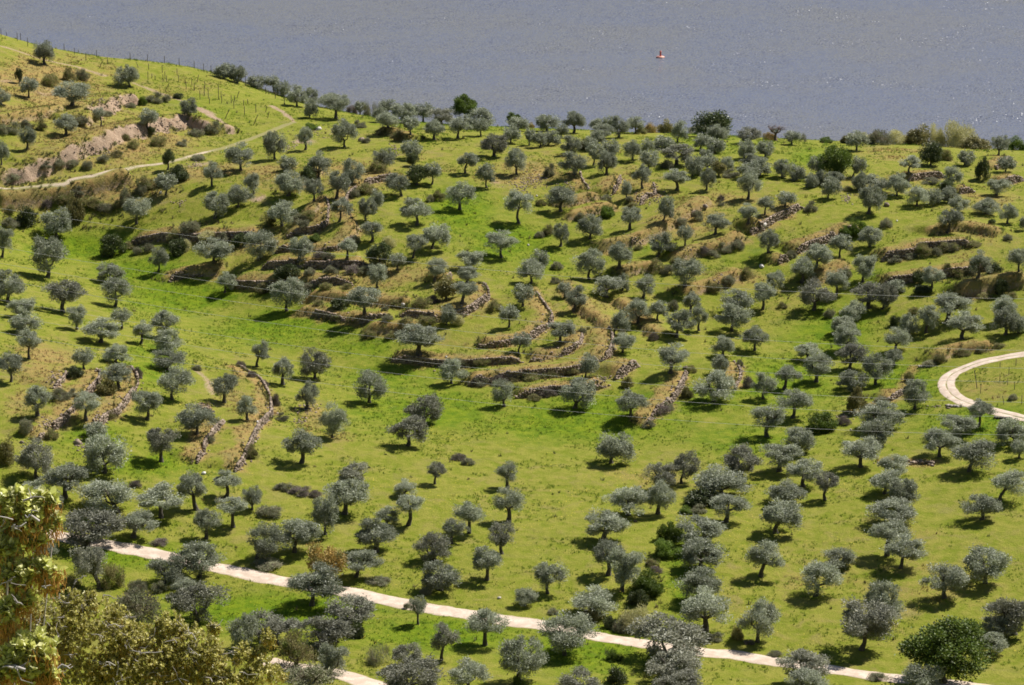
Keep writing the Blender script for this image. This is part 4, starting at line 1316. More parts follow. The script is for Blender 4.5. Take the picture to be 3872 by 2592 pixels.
# wording: where a tree stands, by things one can find in the picture
ZONES = [(70, 130, 'below the vineyard posts at the top left crest'), (60, 215, 'on the upper left slope under the crest path'), (100, 300, 'on the far left slope above the eroded bank'), (330, 290, 'on the bare pink banks above the upper track'),
 (540, 175, 'on the skyline where the vineyard posts end'), (680, 220, 'on the skyline left of the feathery broom'), (820, 240, 'beside the feathery broom on the skyline'), (930, 270, 'on the skyline between broom and tall green tree'), (1070, 275, 'around the tall green tree on the skyline'),
 (1210, 290, 'by the small fresh green tree on the skyline'), (1330, 300, 'on the middle skyline above the slope'), (1450, 310, 'on the skyline left of the big dark oak'), (1620, 310, 'around the big dark oak on the skyline'), (1780, 320, 'by the bare tree on the skyline'),
 (1900, 380, 'around the bright green ridge tree'), (1970, 440, 'in the thicket below the bright green ridge tree'), (2100, 350, 'before the pale willows on the right skyline'), (2280, 380, 'on the walled terraces at the top right edge'), (2180, 470, 'in the far right cluster under the top walls'),
 (620, 330, 'above the bend of the upper track'), (480, 370, 'where the upper track meets the scrub'), (770, 310, 'on the crest below the skyline broom'), (700, 390, 'above the orange terrace path on the spur'), (880, 370, 'by the dark holm oaks on the upper slope'), (1100, 360, 'on the open upper slope below the tall green tree'),
 (430, 440, 'on the rough slope below the upper track'), (560, 460, 'on the rubble terraces left of the orange path'), (650, 460, 'inside the bend of the orange terrace path'), (830, 480, 'between the winding wall and the green gully'), (960, 480, 'in the upper part of the green gully'), (1190, 470, 'right of the upper green gully'),
 (1310, 370, 'by the rubble walls of the upper middle slope'), (1440, 340, 'in the dense grove on the upper middle slope'), (1560, 350, 'around the dark spreading olive on the upper slope'), (1700, 380, 'in the close row dropping from the ridge'), (1300, 460, 'on the stony middle slope'), (1450, 460, 'below the scree wall on the middle slope'), (1600, 460, 'near the bare orange slope'), (1740, 480, 'above the boulder wall on the right slope'),
 (1870, 420, 'on the dry shoulder below the ridge row'), (2000, 460, 'on the grass shoulder of the right slope'), (1130, 560, 'low in the green gully'), (1270, 540, 'on the right bank of the green gully'), (1400, 580, 'on the scrubby middle terraces'), (1510, 570, 'by the bare bank in the middle right'), (1620, 520, 'under the bare orange slope'), (1760, 560, 'below the boulder wall'), (1880, 580, 'along the straight dark wall'), (1990, 540, 'by the green bushes of the right slope'), (2170, 500, 'on the grassy right shoulder'), (2240, 600, 'at the right edge between two walls'),
 (90, 500, 'at the head of the green hollow'), (310, 490, 'above the half buried wall'), (30, 560, 'at the left edge beside the green hollow'), (110, 590, 'standing in the green hollow'), (360, 590, 'on the lip of the green hollow'), (500, 570, 'on the leftmost spur terrace'), (600, 560, 'behind the left spur walls'), (690, 570, 'on the walled spur terrace in the middle'), (850, 540, 'by the winding wall end'), (870, 620, 'on the broad spur terrace'), (650, 670, 'at the lower left of the stacked walls'), (830, 680, 'on the lowest stacked terrace'), (1000, 610, 'on the nose of the spur'), (1060, 650, 'by the curling wall on the spur'), (1180, 680, 'on the orange strip right of the spur'), (1020, 740, 'below the curling spur wall'), (960, 780, 'under the stacked walls in the centre'),
 (1350, 620, 'in the centre right grove'), (1310, 690, 'on the thin grassed terraces in the centre'), (1280, 760, 'by the hooked wall in the centre'), (1480, 690, 'in the mixed row of the centre right'), (1570, 720, 'in the lower centre right grove'), (1690, 690, 'in the close clump right of centre'), (1740, 770, 'below the close clump right of centre'), (1850, 620, 'between the right hand walls'), (1870, 670, 'under the overgrown right wall'), (1990, 680, 'in the dark joined pair below the overgrown wall'), (1930, 770, 'in the tight vertical row right of centre'), (2090, 720, 'above the ditch near the looping track'), (2180, 700, 'above the looping track'), (2290, 730, 'at the right edge above the looping track'), (2050, 780, 'beside the ditch left of the looping track'), (2130, 620, 'on the long right terrace'),
 (40, 650, 'in the left edge cluster by the hollow'), (50, 740, 'in the vertical row at the left edge'), (150, 680, 'on the dry lip left of the hollow'), (250, 650, 'in the pair at the edge of the hollow'), (240, 750, 'on the left knoll by the first power line'), (370, 750, 'at the left bank of the green hollow'), (70, 810, 'on the dry slope at the left edge'), (250, 830, 'among the left slope walls'), (390, 840, 'right of the left slope walls'), (90, 910, 'on the bleached left slope'), (200, 930, 'between two left slope walls'), (340, 920, 'on the left slope terraces'), (510, 880, 'above the lowest left wall'), (450, 950, 'by the rubble wall of the left slope'), (570, 930, 'along the lowest left wall'), (480, 800, 'in the hollow left of its bright middle'),
 (650, 850, 'at the bottom of the green hollow'), (720, 830, 'under the power lines in the hollow'), (850, 880, 'out on the open hollow meadow'), (770, 960, 'on the stony fan below the hollow'), (690, 1020, 'below the stony fan'), (950, 940, 'in the overlapping pair of the open meadow'), (1040, 850, 'below the long shaded wall'), (1150, 900, 'alone beneath the foot of the spur'), (1330, 900, 'at the dark faced wall foot'), (1440, 920, 'by the slanting grassed wall'), (1430, 790, 'by the thick stone block'), (1540, 810, 'above the slanting grassed wall'), (1640, 860, 'in the big double group above the meadow'), (1750, 880, 'right of the big double group'), (1820, 920, 'by the round bright green bush'), (1870, 840, 'left of the yellow holm oak'), (1960, 860, 'around the yellow holm oak'), (2000, 950, 'in the tall clump below the yellow holm oak'), (2090, 900, 'beside the culvert of the looping track'), (2240, 930, 'at the culvert under the looping track'), (2200, 980, 'below the looping track'), (2310, 1000, 'at the right edge below the looping track'),
 (20, 1020, 'at the left edge beyond the near oak'), (90, 1050, 'behind the near oak spray'), (240, 1020, 'in the large leafy pair of the lower left'), (370, 1010, 'alone on the lower left grass'), (150, 1090, 'above the near oak spray'), (250, 1130, 'in the crowded lower left group'), (370, 1140, 'in the lower left row above the track'), (440, 1120, 'right of the crowded lower left group'), (530, 1100, 'by the purple low hedge of the left meadow'), (560, 1160, 'around the low hedge end'), (480, 1190, 'above the lower dirt track on the left'), (320, 1190, 'touching the lower dirt track on the left'), (800, 1090, 'in the big meadow clump left of centre'), (750, 1180, 'below the big meadow clump'), (930, 1120, 'in the small stacked pair of the meadow'), (1000, 1080, 'alone with a thick trunk in the meadow'), (890, 1180, 'left of the stacked meadow pair'), (1070, 1170, 'in the middle of the lower meadow'), (1170, 1090, 'on the meadow right of the thick trunked tree'), (1170, 1160, 'right in the lower meadow'), (1400, 1030, 'alone in the bright meadow'), (1540, 1080, 'in the trio at the right of the meadow'), (1450, 1150, 'left of the field ditch'), (1650, 1080, 'over the dark ditch bush'), (1700, 1040, 'right of the ditch top'), (1800, 1040, 'along the upper field edge'), (1840, 1090, 'in the upper flat field'), (1880, 1110, 'by the yellowish field tree'), (1780, 1180, 'in the middle of the flat field'), (1960, 1030, 'above the low stone line'), (2040, 1070, 'at the low stone line'), (2050, 1140, 'in the vertical clump of the flat field'), (2150, 1020, 'right of the low stone line'), (2230, 1040, 'right of the pale stone line end'), (2300, 1100, 'at the right edge of the flat field'), (2240, 1190, 'in the dense right field clump'), (2260, 1290, 'lower in the right field row'), (2160, 1320, 'alone before the right field row'), (2060, 1250, 'in the leaning pair of the flat field'), (1900, 1300, 'in the near flat field'), (1760, 1280, 'in the field right of the ditch group'), (1600, 1210, 'beside the bright green ditch bushes'), (1610, 1260, 'right of the bright green ditch bushes'), (1600, 1370, 'in the big pair right of the ditch'), (1740, 1420, 'above the lower track on the right'), (1990, 1400, 'in the near right pair'), (2270, 1430, 'at the lower right edge'), (2120, 1480, 'by the big bright green tree'), (1850, 1500, 'on the lower track at the right'), (1560, 1470, 'in the huge mass over the lower track'), (1360, 1380, 'at the track verge left of the ditch'), (1410, 1290, 'in the overlapping pair left of the ditch'), (1390, 1200, 'with a forked trunk left of the ditch'), (1290, 1440, 'over the lower track in the middle'), (1200, 1490, 'below the lower track in the middle'), (1260, 1320, 'alone on the lower meadow'), (1010, 1310, 'low and wide above the lower track'), (1110, 1290, 'in the lower meadow by the track'), (990, 1250, 'slender in the yellow flowered meadow'), (860, 1210, 'by the dirt track above the orange oak'), (820, 1280, 'right of the orange flowering oak'), (700, 1340, 'across the lower track left of centre'), (690, 1220, 'above the orange flowering oak'), (600, 1240, 'left of the orange flowering oak'), (460, 1280, 'at the lower track on the left'), (380, 1300, 'below the lower track on the left'), (230, 1290, 'leaning below the lower track'), (450, 1370, 'behind the flowering oak bush'), (570, 1450, 'right behind the flowering oak bush'), (800, 1390, 'below the track in the lower middle'), (750, 1450, 'in the yellowish lower thicket'), (950, 1390, 'at the lower verge of the track'), (1010, 1470, 'on the grass below the track'), (1110, 1430, 'at the track edge in the middle'), (930, 1520, 'at the bottom edge in the middle'), (1080, 1540, 'at the bottom edge right of the middle'), (680, 1520, 'by the second track at the bottom'), (1340, 1550, 'at the bottom edge below the track')]
ORD = ['first', 'second', 'third', 'fourth', 'fifth', 'sixth', 'seventh', 'eighth', 'ninth', 'tenth', 'eleventh', 'twelfth']
def zone_of(V): return min(range(len(ZONES)), key=lambda i: (ZONES[i][0] - V[0]) ** 2 + 1.6 * (ZONES[i][1] - V[1]) ** 2)
used_labels = set()
def word_labels(items, look):
    """one label for each item: its look, else its order, and where it stands"""
    zs = {}
    for it in items: zs.setdefault(zone_of(it['V']), []).append(it)
    for z, lst in zs.items():
        lst.sort(key=lambda k: k['V'][0]); n = len(lst); looks = [look(k) for k in lst]
        for i, k in enumerate(lst):
            lab = looks[i] + ' ' + ZONES[z][2]
            if looks.count(looks[i]) > 1:
                if n == 2 and lst[1]['V'][0] - lst[0]['V'][0] < 20 and abs(lst[0]['V'][1] - lst[1]['V'][1]) > 15:
                    o_ = 'upper' if lst[i]['V'][1] < lst[1 - i]['V'][1] else 'lower'; lab = o_ + ' ' + lab
                elif n == 2: lab = ('left hand ' if i == 0 else 'right hand ') + lab
                else: lab = lab + ', ' + (ORD[i] if i < n - 1 else 'last') + ' from the left'
            wds = lab.split()
            if len(wds) > 16: lab = ' '.join(lab.replace('olive tree ', 'olive ').split()[:16])
            j = 0; base = lab
            while lab in used_labels: j += 1; lab = ORD[j].capitalize().lower() + ' ' + base
            used_labels.add(lab); k['label'] = lab
def look_tree(k):
    asp = k['ch'] / k['r']; r = k['r']
    a = 'large' if r > 2.35 else ('small' if r < 1.25 else 'medium')
    b = 'spreading' if asp < .72 else ('tall crowned' if asp > 1.02 else 'round crowned')
    c = {'olive': 'silvery', 'dull': 'dull grey'}[k['kind']]
    lean = k['dx'] / max(k['hc'], .1)
    d_ = ' leaning left' if lean < -.28 else (' leaning right' if lean > .28 else '')
    return f'{a} {b} {c} olive tree{d_}'
olives = sorted([d for d in trees if d['kind'] in ('olive', 'dull')], key=lambda d: -d['w'] * (d['cb'] - d['ct']))
for d in olives:
    vis = 0 <= d['V'][0] <= 2342 and d['V'][1] <= 1575
    d['score'] = d['w'] * (d['cb'] - d['ct']) if vis else 0
olives.sort(key=lambda d: -d['score'])
near_ol, far_ol = olives[:306], olives[306:]
word_labels(near_ol, look_tree)
OTHER = {'holm': ('holm oak tree', 'dark green round'), 'yholm': ('holm oak tree', 'yellowish flowering'), 'green': ('green tree', 'bright green broad'), 'orange': ('flowering oak tree', 'orange and yellow'), 'grey': ('scrub tree', 'grey green'), 'brown': ('scrub tree', 'brown grey'), 'bare': ('bare tree', 'leafless dark')}
others = [d for d in trees if d['kind'] not in ('olive', 'dull')]
word_labels(others, lambda k: OTHER[k['kind']][1] + (' tall' if k['ch'] > k['r'] else '') + ' ' + OTHER[k['kind']][0])

def trunk_mesh(r, ch, hc, dx, w0, seed, bare=False):
    rr = random.Random(seed); mb = MB(); bot = max(hc - ch, .12); fork = min(bot + .15 * ch, hc * .75)
    bend = rr.uniform(-.12, .12) * fork; k = fork / max(hc, .1)
    pts = [(0, 0, -.35), (0, 0, 0), (dx * k * .25 + bend, rr.uniform(-.1, .1), fork * .4), (dx * k * .6 + bend * .6, rr.uniform(-.12, .12), fork * .75), (dx * k * .85, 0, fork)]
    mb.tube(pts, [w0 * 1.75, w0 * 1.35, w0 * .95, w0 * .9, w0 * .85], 7, .3, .12)
    n = rr.randint(3, 4) if not bare else 6
    for i in range(n):
        a = 2 * math.pi * (i + rr.uniform(-.3, .3)) / n; q = rr.uniform(.45, .7) if not bare else rr.uniform(.5, .95)
        e = np.array([dx + math.cos(a) * r * q, math.sin(a) * r * q, hc + ch * rr.uniform(-.15, .45)])
        s = np.array(pts[-1]); m1 = s + (e - s) * .4 + np.array([math.cos(a) * r * .12, math.sin(a) * r * .12, -.1 * ch]); m2 = s + (e - s) * .72 + np.array([0, 0, .05 * ch])
        mb.tube([s, m1, m2, e], [w0 * .62, w0 * .45, w0 * .3, w0 * .12], 5, .5, .1)
        for j in range(2 if not bare else 5):
            f = rr.uniform(.4, .9); b0 = m1 + (m2 - m1) * f; b1 = b0 + np.array([rr.uniform(-.4, .4) * r, rr.uniform(-.4, .4) * r, rr.uniform(.15, .5) * ch])
            mb.tube([b0, (b0 + b1) / 2 + (0, 0, -.03 * ch), b1], [w0 * .25, w0 * .18, w0 * .05], 4, .6, .1)
            if bare:
                for _ in range(3):
                    c1 = b1 + np.array([rr.uniform(-.25, .25) * r, rr.uniform(-.25, .25) * r, rr.uniform(-.02, .3) * ch]); mb.tube([b0 + (b1 - b0) * rr.uniform(.4, .9), c1], [w0 * .12, w0 * .04], 3, .6)
    return mb
def plant_tree(d, name, cat, group, i):
    root = empty(name, d['g']); tag(root, d['label'], cat, group)
    r, ch, hc, dx = d['r'], d['ch'], d['hc'], d['dx']
    w0 = (.11 + .075 * r) * random.uniform(.75, 1.15)
    if d['kind'] in ('green', 'holm', 'yholm', 'orange'): w0 *= .9
    bare = d['kind'] == 'bare'
    obj('trunk', trunk_mesh(r, ch, hc, dx, w0, i, bare).mesh('trunk', DEADW if bare else BARK, True), root)
    lst = crowns['olive' if bare else {'green': 'greentree'}.get(d['kind'], d['kind'])]
    c = obj('crown', lst[i % len(lst)], root, (dx, 0, hc)); k = .87
    if bare: c.location = (dx - .1 * r, 0, hc - .35 * ch); r, ch = r * .33, ch * .3
    c.scale = (r * k, r * k * random.uniform(.9, 1.1), ch * .87); c.rotation_euler = (0, 0, random.uniform(0, 6.28))
    return root
for i, d in enumerate(near_ol): plant_tree(d, 'olive_tree', 'olive tree', 'olive trees on the terraced hillside', i)
for i, d in enumerate(others):
    nm = {'holm': 'holm_oak', 'yholm': 'holm_oak', 'green': 'green_tree', 'orange': 'flowering_oak', 'grey': 'scrub_tree', 'brown': 'scrub_tree', 'bare': 'bare_tree'}[d['kind']]
    plant_tree(d, nm, OTHER[d['kind']][0].replace(' tree', ''), {'holm_oak': 'holm oaks on the hillside', 'green_tree': 'green trees on the hillside', 'scrub_tree': 'scrub trees by the flowering bush'}.get(nm), i)
# the smallest olives of the far rows, past three hundred
small = crown_mesh('small_olive_crown', 991, 30, 85, .19, .06, OL); nv = len(small.vertices); sc_ = np.empty(nv * 3, np.float32); small.vertices.foreach_get('co', sc_); sc_ = sc_.reshape(-1, 3)
srn = np.empty(nv, np.float32); small.attributes['rnd'].data.foreach_get('value', srn)
vv, rn, tq, tt, tvv, tn, trn = [], [], [], [], [], 0, []
for i, d in enumerate(far_ol):
    a = random.uniform(0, 6.28); c, s = math.cos(a), math.sin(a)
    vv.append(np.stack([(sc_[:, 0] * c - sc_[:, 1] * s) * d['r'] + d['dx'] + d['g'][0], (sc_[:, 0] * s + sc_[:, 1] * c) * d['r'] + d['g'][1], sc_[:, 2] * d['ch'] + d['hc'] + d['g'][2]], 1)); rn.append(np.clip(srn + random.uniform(-.15, .15), 0, 1))
    mb = trunk_mesh(d['r'], d['ch'], d['hc'], d['dx'], .09 + .06 * d['r'], 5000 + i); tv = np.concatenate(mb.v) + d['g']
    tvv.append(tv); tq += [[k + tn for k in f] for f in mb.q]; tt += [[k + tn for k in f] for f in mb.t]; tn += len(tv); trn.append(np.concatenate(mb.r))
vv = np.concatenate(vv); nl = len(vv)
fm = mesh_np('far_olive_grove', np.concatenate([vv] + tvv), np.concatenate([np.arange(nl).reshape(-1, 4), np.array(tq) + nl]), np.array(tt) + nl, OL, False, {'rnd': np.concatenate(rn + trn)})
fm.materials.append(BARK); mi = np.zeros(len(fm.polygons), np.int32); mi[nl // 4:] = 1; fm.polygons.foreach_set('material_index', mi)
tag(obj('far_olive_grove', fm), 'smallest distant olive trees scattered among the far rows', 'olive trees', 'olive trees on the terraced hillside', 'stuff')

# ------------------------------------------------------------------ bushes
bushes = []
for t, q, kind in parse(BUSHES):
    s = TILE[t][2]; cu, ct = px(t, q[0], q[1]); _, cb = px(t, q[0], q[2])
    g = ground(cu, cb - (cb - ct) * .12); mpp = project(*g)[2] / FPX; r = q[3] / s * .5 * mpp; h = (cb - ct) * mpp
    bushes.append(dict(kind=kind, g=g, r=r * 1.08, h=h * .95, V=(cu * .60485, (ct + cb) * .5 * .60485)))
BN = {'holm': ('oak_bush', 'dark green'), 'yholm': ('oak_bush', 'yellow green'), 'green': ('leafy_bush', 'fresh green'), 'willow': ('willow_bush', 'pale cream green'), 'orange': ('flowering_bush', 'orange brown'), 'brown': ('heath_bush', 'dry brown'), 'grey': ('scrub_bush', 'grey green'), 'purple': ('heather_bush', 'purplish grey'), 'broom': ('broom_bush', 'feathery thin')}
word_labels(bushes, lambda k: ('big ' if k['r'] > 1.6 else ('low ' if k['h'] < k['r'] * 1.1 else 'small ' if k['r'] < .8 else '')) + BN[k['kind']][1] + ' ' + BN[k['kind']][0].replace('_', ' '))
for i, b in enumerate(bushes):
    lst = crowns[b['kind']]; nm = BN[b['kind']][0]
    o = obj(nm, lst[i % len(lst)], None, (b['g'][0], b['g'][1], b['g'][2] + b['h'] * .36)); o.scale = (b['r'] * .88, b['r'] * random.uniform(.8, 1.0), b['h'] * (.5 if b['kind'] not in ('brown', 'grey', 'purple') else .44)); o.rotation_euler = (0, 0, random.uniform(0, 6.28))
    tag(o, b['label'], 'bush', {'oak_bush': 'oak bushes', 'leafy_bush': 'leafy bushes', 'willow_bush': 'willow bushes', 'flowering_bush': 'flowering bushes', 'heath_bush': 'brown heath bushes', 'scrub_bush': 'grey scrub bushes', 'heather_bush': 'purplish bushes', 'broom_bush': 'feathery broom bushes'}[nm])
# ------------------------------------------------------------------ vineyard posts
POSTM = plain_mat('weathered_post', (0.060, 0.048, 0.042), (0.13, 0.11, 0.10), 4, .9)
def post(t, x1, y1, x2, y2, lab, group, wd=.08):
    u2, v2 = px(t, x2, y2); u1, v1 = px(t, x1, y1); g = ground(u2, v2); mpp = project(*g)[2] / FPX
    h = max((v2 - v1) * mpp / .98, .9); dx = (u1 - u2) * mpp; mb = MB()
    mb.tube([(0, 0, -.3), (dx * .5, 0, h * .5), (dx, 0, h * .96), (dx, 0, h)], [wd, wd * .95, wd * .9, wd * .5], 6, random.random(), .08)
    tag(obj('vineyard_post', mb.mesh('vineyard_post', POSTM), None, g), lab, 'post', group)
UP = 'straight weathered vineyard post standing on the grassy top left crest'
for q in '22 120 210,310 68 165,530 88 185,745 110 200,930 138 240,1120 175 265,1238 205 300,1333 230 335,543 205 280,535 305 415,585 330 390,625 360 405,715 230 320,725 340 430,750 305 400,770 355 435,903 265 350,923 345 440,1018 435 535,1090 385 485,1121 460 545,1193 545 655,1247 480 600,1255 430 520,1298 505 650,1313 630 715,1428 475 660,1460 555 630,1468 620 705,1588 600 705,1632 610 680,1622 680 775,1745 665 740,1756 740 855,1795 655 715,1900 720 825,1770 350 490,2025 500 590,2145 560 650,2260 600 720'.split(','):
    a = list(map(float, q.split())); post('P', a[0], a[1], a[0], a[2], UP, 'straight vineyard posts on the crest')
for q in '10 240 310,55 260 290,147 280 350,175 275 335,235 320 395,418 340 380,544 370 430,631 405 465,664 420 445,728 450 520,820 425 485'.split(','):
    a = list(map(float, q.split())); post('A', a[0], a[1], a[0], a[2], UP, 'straight vineyard posts on the crest')
for t, q, lab in [('P', '810 445 740 570', 'slanting end post tipped right below the skyline olive with the wide crown'), ('P', '1178 345 1155 440', 'slightly tilted post with a green tuft at its foot on the crest'), ('P', '1690 555 1658 640', 'tilted post high among the right hand vineyard posts'),
                  ('P', '1568 785 1500 915', 'strongly slanting end post beside the bare crest path'), ('P', '1928 850 1865 985', 'slanting end post lowest on the vineyard slope'), ('P', '2042 750 2020 820', 'short tilted post at the right end of the vineyard'),
                  ('P', '2070 810 2045 895', 'short tilted post just below the last vineyard posts'), ('P', '385 180 415 255', 'post tilted left behind the wide crowned crest olive'), ('A', '875 510 838 580', 'slanting end post left of the wide crowned crest olive')]:
    a = list(map(float, q.split())); post('P' if t == 'P' else 'A', *a, lab, 'slanting vineyard end posts')
LPT = 'straight thin vineyard post in the grass inside the looping track'
for q in '2122 175 225,2268 145 215,2203 220 295,2120 280 355,2192 320 390,2255 355 430,1945 375 465,2320 480 565'.split(','):
    a = list(map(float, q.split())); post('F4', a[0], a[1], a[0], a[2], LPT, 'straight posts inside the looping track', .05)
post('F4', 1882, 250, 1915, 420, 'tall tilted post nearest the bend of the looping track', 'tilted posts inside the looping track', .07)
post('F4', 2142, 485, 2160, 565, 'short tilted post low inside the looping track', 'tilted posts inside the looping track', .05)

# culvert slabs and beams beside the loop track
CONC = plain_mat('weathered_concrete', (0.22, 0.19, 0.16), (0.36, 0.32, 0.28), 3, .9, .4)
DARKST = plain_mat('dark_stone', (0.045, 0.038, 0.032), (0.10, 0.085, 0.07), 3, .9, .4)  # darker stone tone for the culvert beam
for t, x, y, wpx, mt, lab in [('F4', 1432, 225, 120, CONC, 'grey brown culvert slab on the ditch bank beside the looping track'), ('F4', 1720, 590, 180, CONC, 'long stone slab lining the outer edge of the looping track'), ('F4', 2140, 695, 150, DARKST, 'dark culvert beam under the looping track near the right edge')]:
    g = ground(*px(t, x, y)); mpp = project(*g)[2] / FPX; L = wpx / TS * mpp; mb = MB(); n = 6
    for k in range(n): stone(mb, (L * ((k + .5) / n - .5), rng.uniform(-.05, .05), .1), (L / n * 1.02, .8, .34), rng.uniform(-.06, .06), .5)
    o = obj('culvert_slab', mb.mesh('culvert_slab', mt), None, g); o.rotation_euler = (0, 0, -.28 if x > 1500 else -.1); tag(o, lab, 'slab', 'culvert slabs by the looping track')

# ------------------------------------------------------------------ buoy
RED = plain_mat('buoy_red_paint', (0.50, 0.07, 0.05), (0.58, 0.12, 0.08), 1.5, .45)
PINK = plain_mat('buoy_faded_float', (0.66, 0.26, 0.19), (0.74, 0.38, 0.30), 1.5, .4)
d = ray(2350 + 1150 / 7.81, 130 + 690 / 7.81); bp_ = d * (WZ / d[2]); mppb = project(*bp_)[2] / FPX; S = 255 / 7.81 * mppb
root = empty('buoy', bp_); tag(root, 'red channel buoy with a pillar and pale pink float out on the river', 'buoy')
def lathe(prof, n=20):
    mb = MB(); v = [(r * math.cos(2 * math.pi * j / n), r * math.sin(2 * math.pi * j / n), z) for r, z in prof for j in range(n)]
    mb.add(v, [(i * n + j, i * n + (j + 1) % n, (i + 1) * n + (j + 1) % n, (i + 1) * n + j) for i in range(len(prof) - 1) for j in range(n)], [], .4); return mb
obj('float', lathe([(.02, -.12), (.34, -.12), (.46, -.02), (.50, .05), (.47, .12), (.36, .16), (.1, .17), (.01, .17)]).mesh('float', PINK, True), root).scale = (S,) * 3
obj('pillar', lathe([(.12, .15), (.105, .2), (.10, .62), (.125, .66), (.125, .72), (.06, .76), (.01, .76)]).mesh('pillar', RED, True), root).scale = (S,) * 3
obj('lantern', lathe([(.05, .75), (.05, .84), (.01, .87)], 10).mesh('lantern', PINK, True), root).scale = (S,) * 3

# ------------------------------------------------------------------ power line cables spanning the valley in front of the camera
WIRE = plain_mat('aluminium_cable', (0.34, 0.34, 0.37), (0.42, 0.42, 0.45), 1, .45)
CNAME = ['topmost', 'second', 'third', 'middle', 'fifth', 'sixth', 'lowest']
for k, pts in enumerate(['0 495 52 501 585 557 910 589 1346 629 1586 647 1824 667 2051 682 2342 702', '77 594 585 657 1171 721 1403 744 1756 776 1881 786 2342 821', '80 632 585 696 1171 759 1403 784 1631 806 1839 821 2156 849', '0 659 585 732 985 777 1208 801 1383 816 1621 838 1831 856 2342 894',
                         '0 706 585 777 860 808 1171 841 1496 871 1756 894 2006 915 2342 941', '32 744 585 811 1171 874 1756 928 2081 955', '212 808 648 861 1171 918 1756 971 2181 1005']):
    q = np.array(list(map(float, pts.split()))).reshape(-1, 2); cf = np.polyfit(q[:, 0], q[:, 1], 2)
    us = np.linspace(0, 2342, 40); P = []
    for u in us: P.append(ray(u / .60485, np.polyval(cf, u) / .60485) * (205 + 18 * u / 2342))
    P = np.array(P); xs = np.linspace(-140, 150, 90); fy = np.polyfit(P[:, 0], P[:, 1], 1); fz = np.polyfit(P[:, 0], P[:, 2], 2)
    mb = MB(); mb.tube(np.stack([xs, np.polyval(fy, xs), np.polyval(fz, xs)], 1), [.009] * 90, 5)
    tag(obj('power_cable', mb.mesh('power_cable', WIRE)), f'thin pale power cable sagging across the whole valley, {CNAME[k]} of seven', 'cable', 'power cables over the valley')

# ------------------------------------------------------------------ nearest oak bush and oak branch, in flower
NLEAF = leaf_mat('oak_young_leaf', (0.640, 0.660, 0.200), (0.780, 0.770, 0.450), .45, .58, .28)
NLEAF2 = leaf_mat('oak_old_leaf', (0.600, 0.560, 0.150), (0.740, 0.680, 0.330), .7, .58, .3)
CATK = plain_mat('oak_catkin_rust', (0.66, 0.36, 0.09), (0.42, 0.20, 0.05), 25, .8)
CATY = plain_mat('oak_catkin_yellow', (0.66, 0.46, 0.09), (0.50, 0.33, 0.06), 25, .8)
LEAFV = np.array([(0, 0, 0), (.30, .26, .10), (.30, -.26, .10), (.72, .24, .07), (.72, -.24, .07), (1.0, 0, -.04), (.3, 0, 0), (.72, 0, .0)])
LQ = [(0, 6, 1, 1), (0, 2, 6, 6), (6, 7, 3, 1), (6, 2, 4, 7), (7, 5, 3, 3), (7, 4, 5, 5)]
def spray(L, K, c, d, scale, nl, nk, r):
    """leaf rosette with hanging catkins; L and K collect leaves and catkins"""
    d = d / np.linalg.norm(d); a = np.cross(d, (0.2, .3, .93)); a /= np.linalg.norm(a); b = np.cross(d, a)
    for i in range(nl):
        th = i * 2.4 + r.uniform(-.4, .4); op = r.uniform(.35, 1.45); ax = d * math.cos(op) + (a * math.cos(th) + b * math.sin(th)) * math.sin(op)
        ax = ax + np.array([0, 0, .25]); ax /= np.linalg.norm(ax); st = c - d * scale * r.uniform(0, 1.3)
        up = np.cross(ax, np.cross(np.array([.15, -.25, 1.0]) + d * .3 + r.normal(0, .38, 3), ax)); up /= np.linalg.norm(up) + 1e-9; sd = np.cross(up, ax); s = scale * r.uniform(.7, 1.25)
        L.append(st + s * (LEAFV[:, :1] * ax + LEAFV[:, 1:2] * sd * r.uniform(.8, 1.15) + LEAFV[:, 2:3] * up))
    for i in range(nk):
        st = c - d * scale * r.uniform(.2, 1.3) + r.normal(0, .5, 3) * scale; ln = scale * r.uniform(.5, 1.15); w = scale * r.uniform(.04, .07); dr = np.array([r.normal(0, .18), r.normal(0, .18), -1.0]); pr = None
        th = r.uniform(0, 6.28); s1 = np.array([math.cos(th), math.sin(th), 0]) * w; s2 = np.array([-math.sin(th), math.cos(th), 0]) * w
        ring = []
        for j in range(4):
            p = st + dr * ln * j / 3 + r.normal(0, .06, 3) * scale; kk = (.5, 1.1, 1, .4)[j]; ring.append([p + s1 * kk, p + s2 * kk, p - s1 * kk, p - s2 * kk])
        K.append(np.array(ring).reshape(-1, 3))
def leaves_mesh(name, L, mat, r):
    n = len(L); v = np.concatenate(L); o8 = (np.arange(n) * 8)[:, None]
    tri = np.array([(0, 6, 1), (0, 2, 6), (7, 5, 3), (7, 4, 5)]); qd = np.array([(6, 7, 3, 1), (6, 2, 4, 7)])
    return mesh_np(name, v, (o8[:, None] + qd[None]).reshape(-1, 4), (o8[:, None] + tri[None]).reshape(-1, 3), mat, True, {'rnd': np.repeat(r.random(n), 8)})
def catkin_mesh(name, K, mat, r):
    n = len(K); v = np.concatenate(K); o = (np.arange(n) * 16)[:, None, None]
    q = np.array([(i * 4 + j, i * 4 + (j + 1) % 4, i * 4 + 4 + (j + 1) % 4, i * 4 + 4 + j) for i in range(3) for j in range(4)])
    return mesh_np(name, v, (o + q[None]).reshape(-1, 4), None, mat, True, {'rnd': np.repeat(r.random(n), 16)})
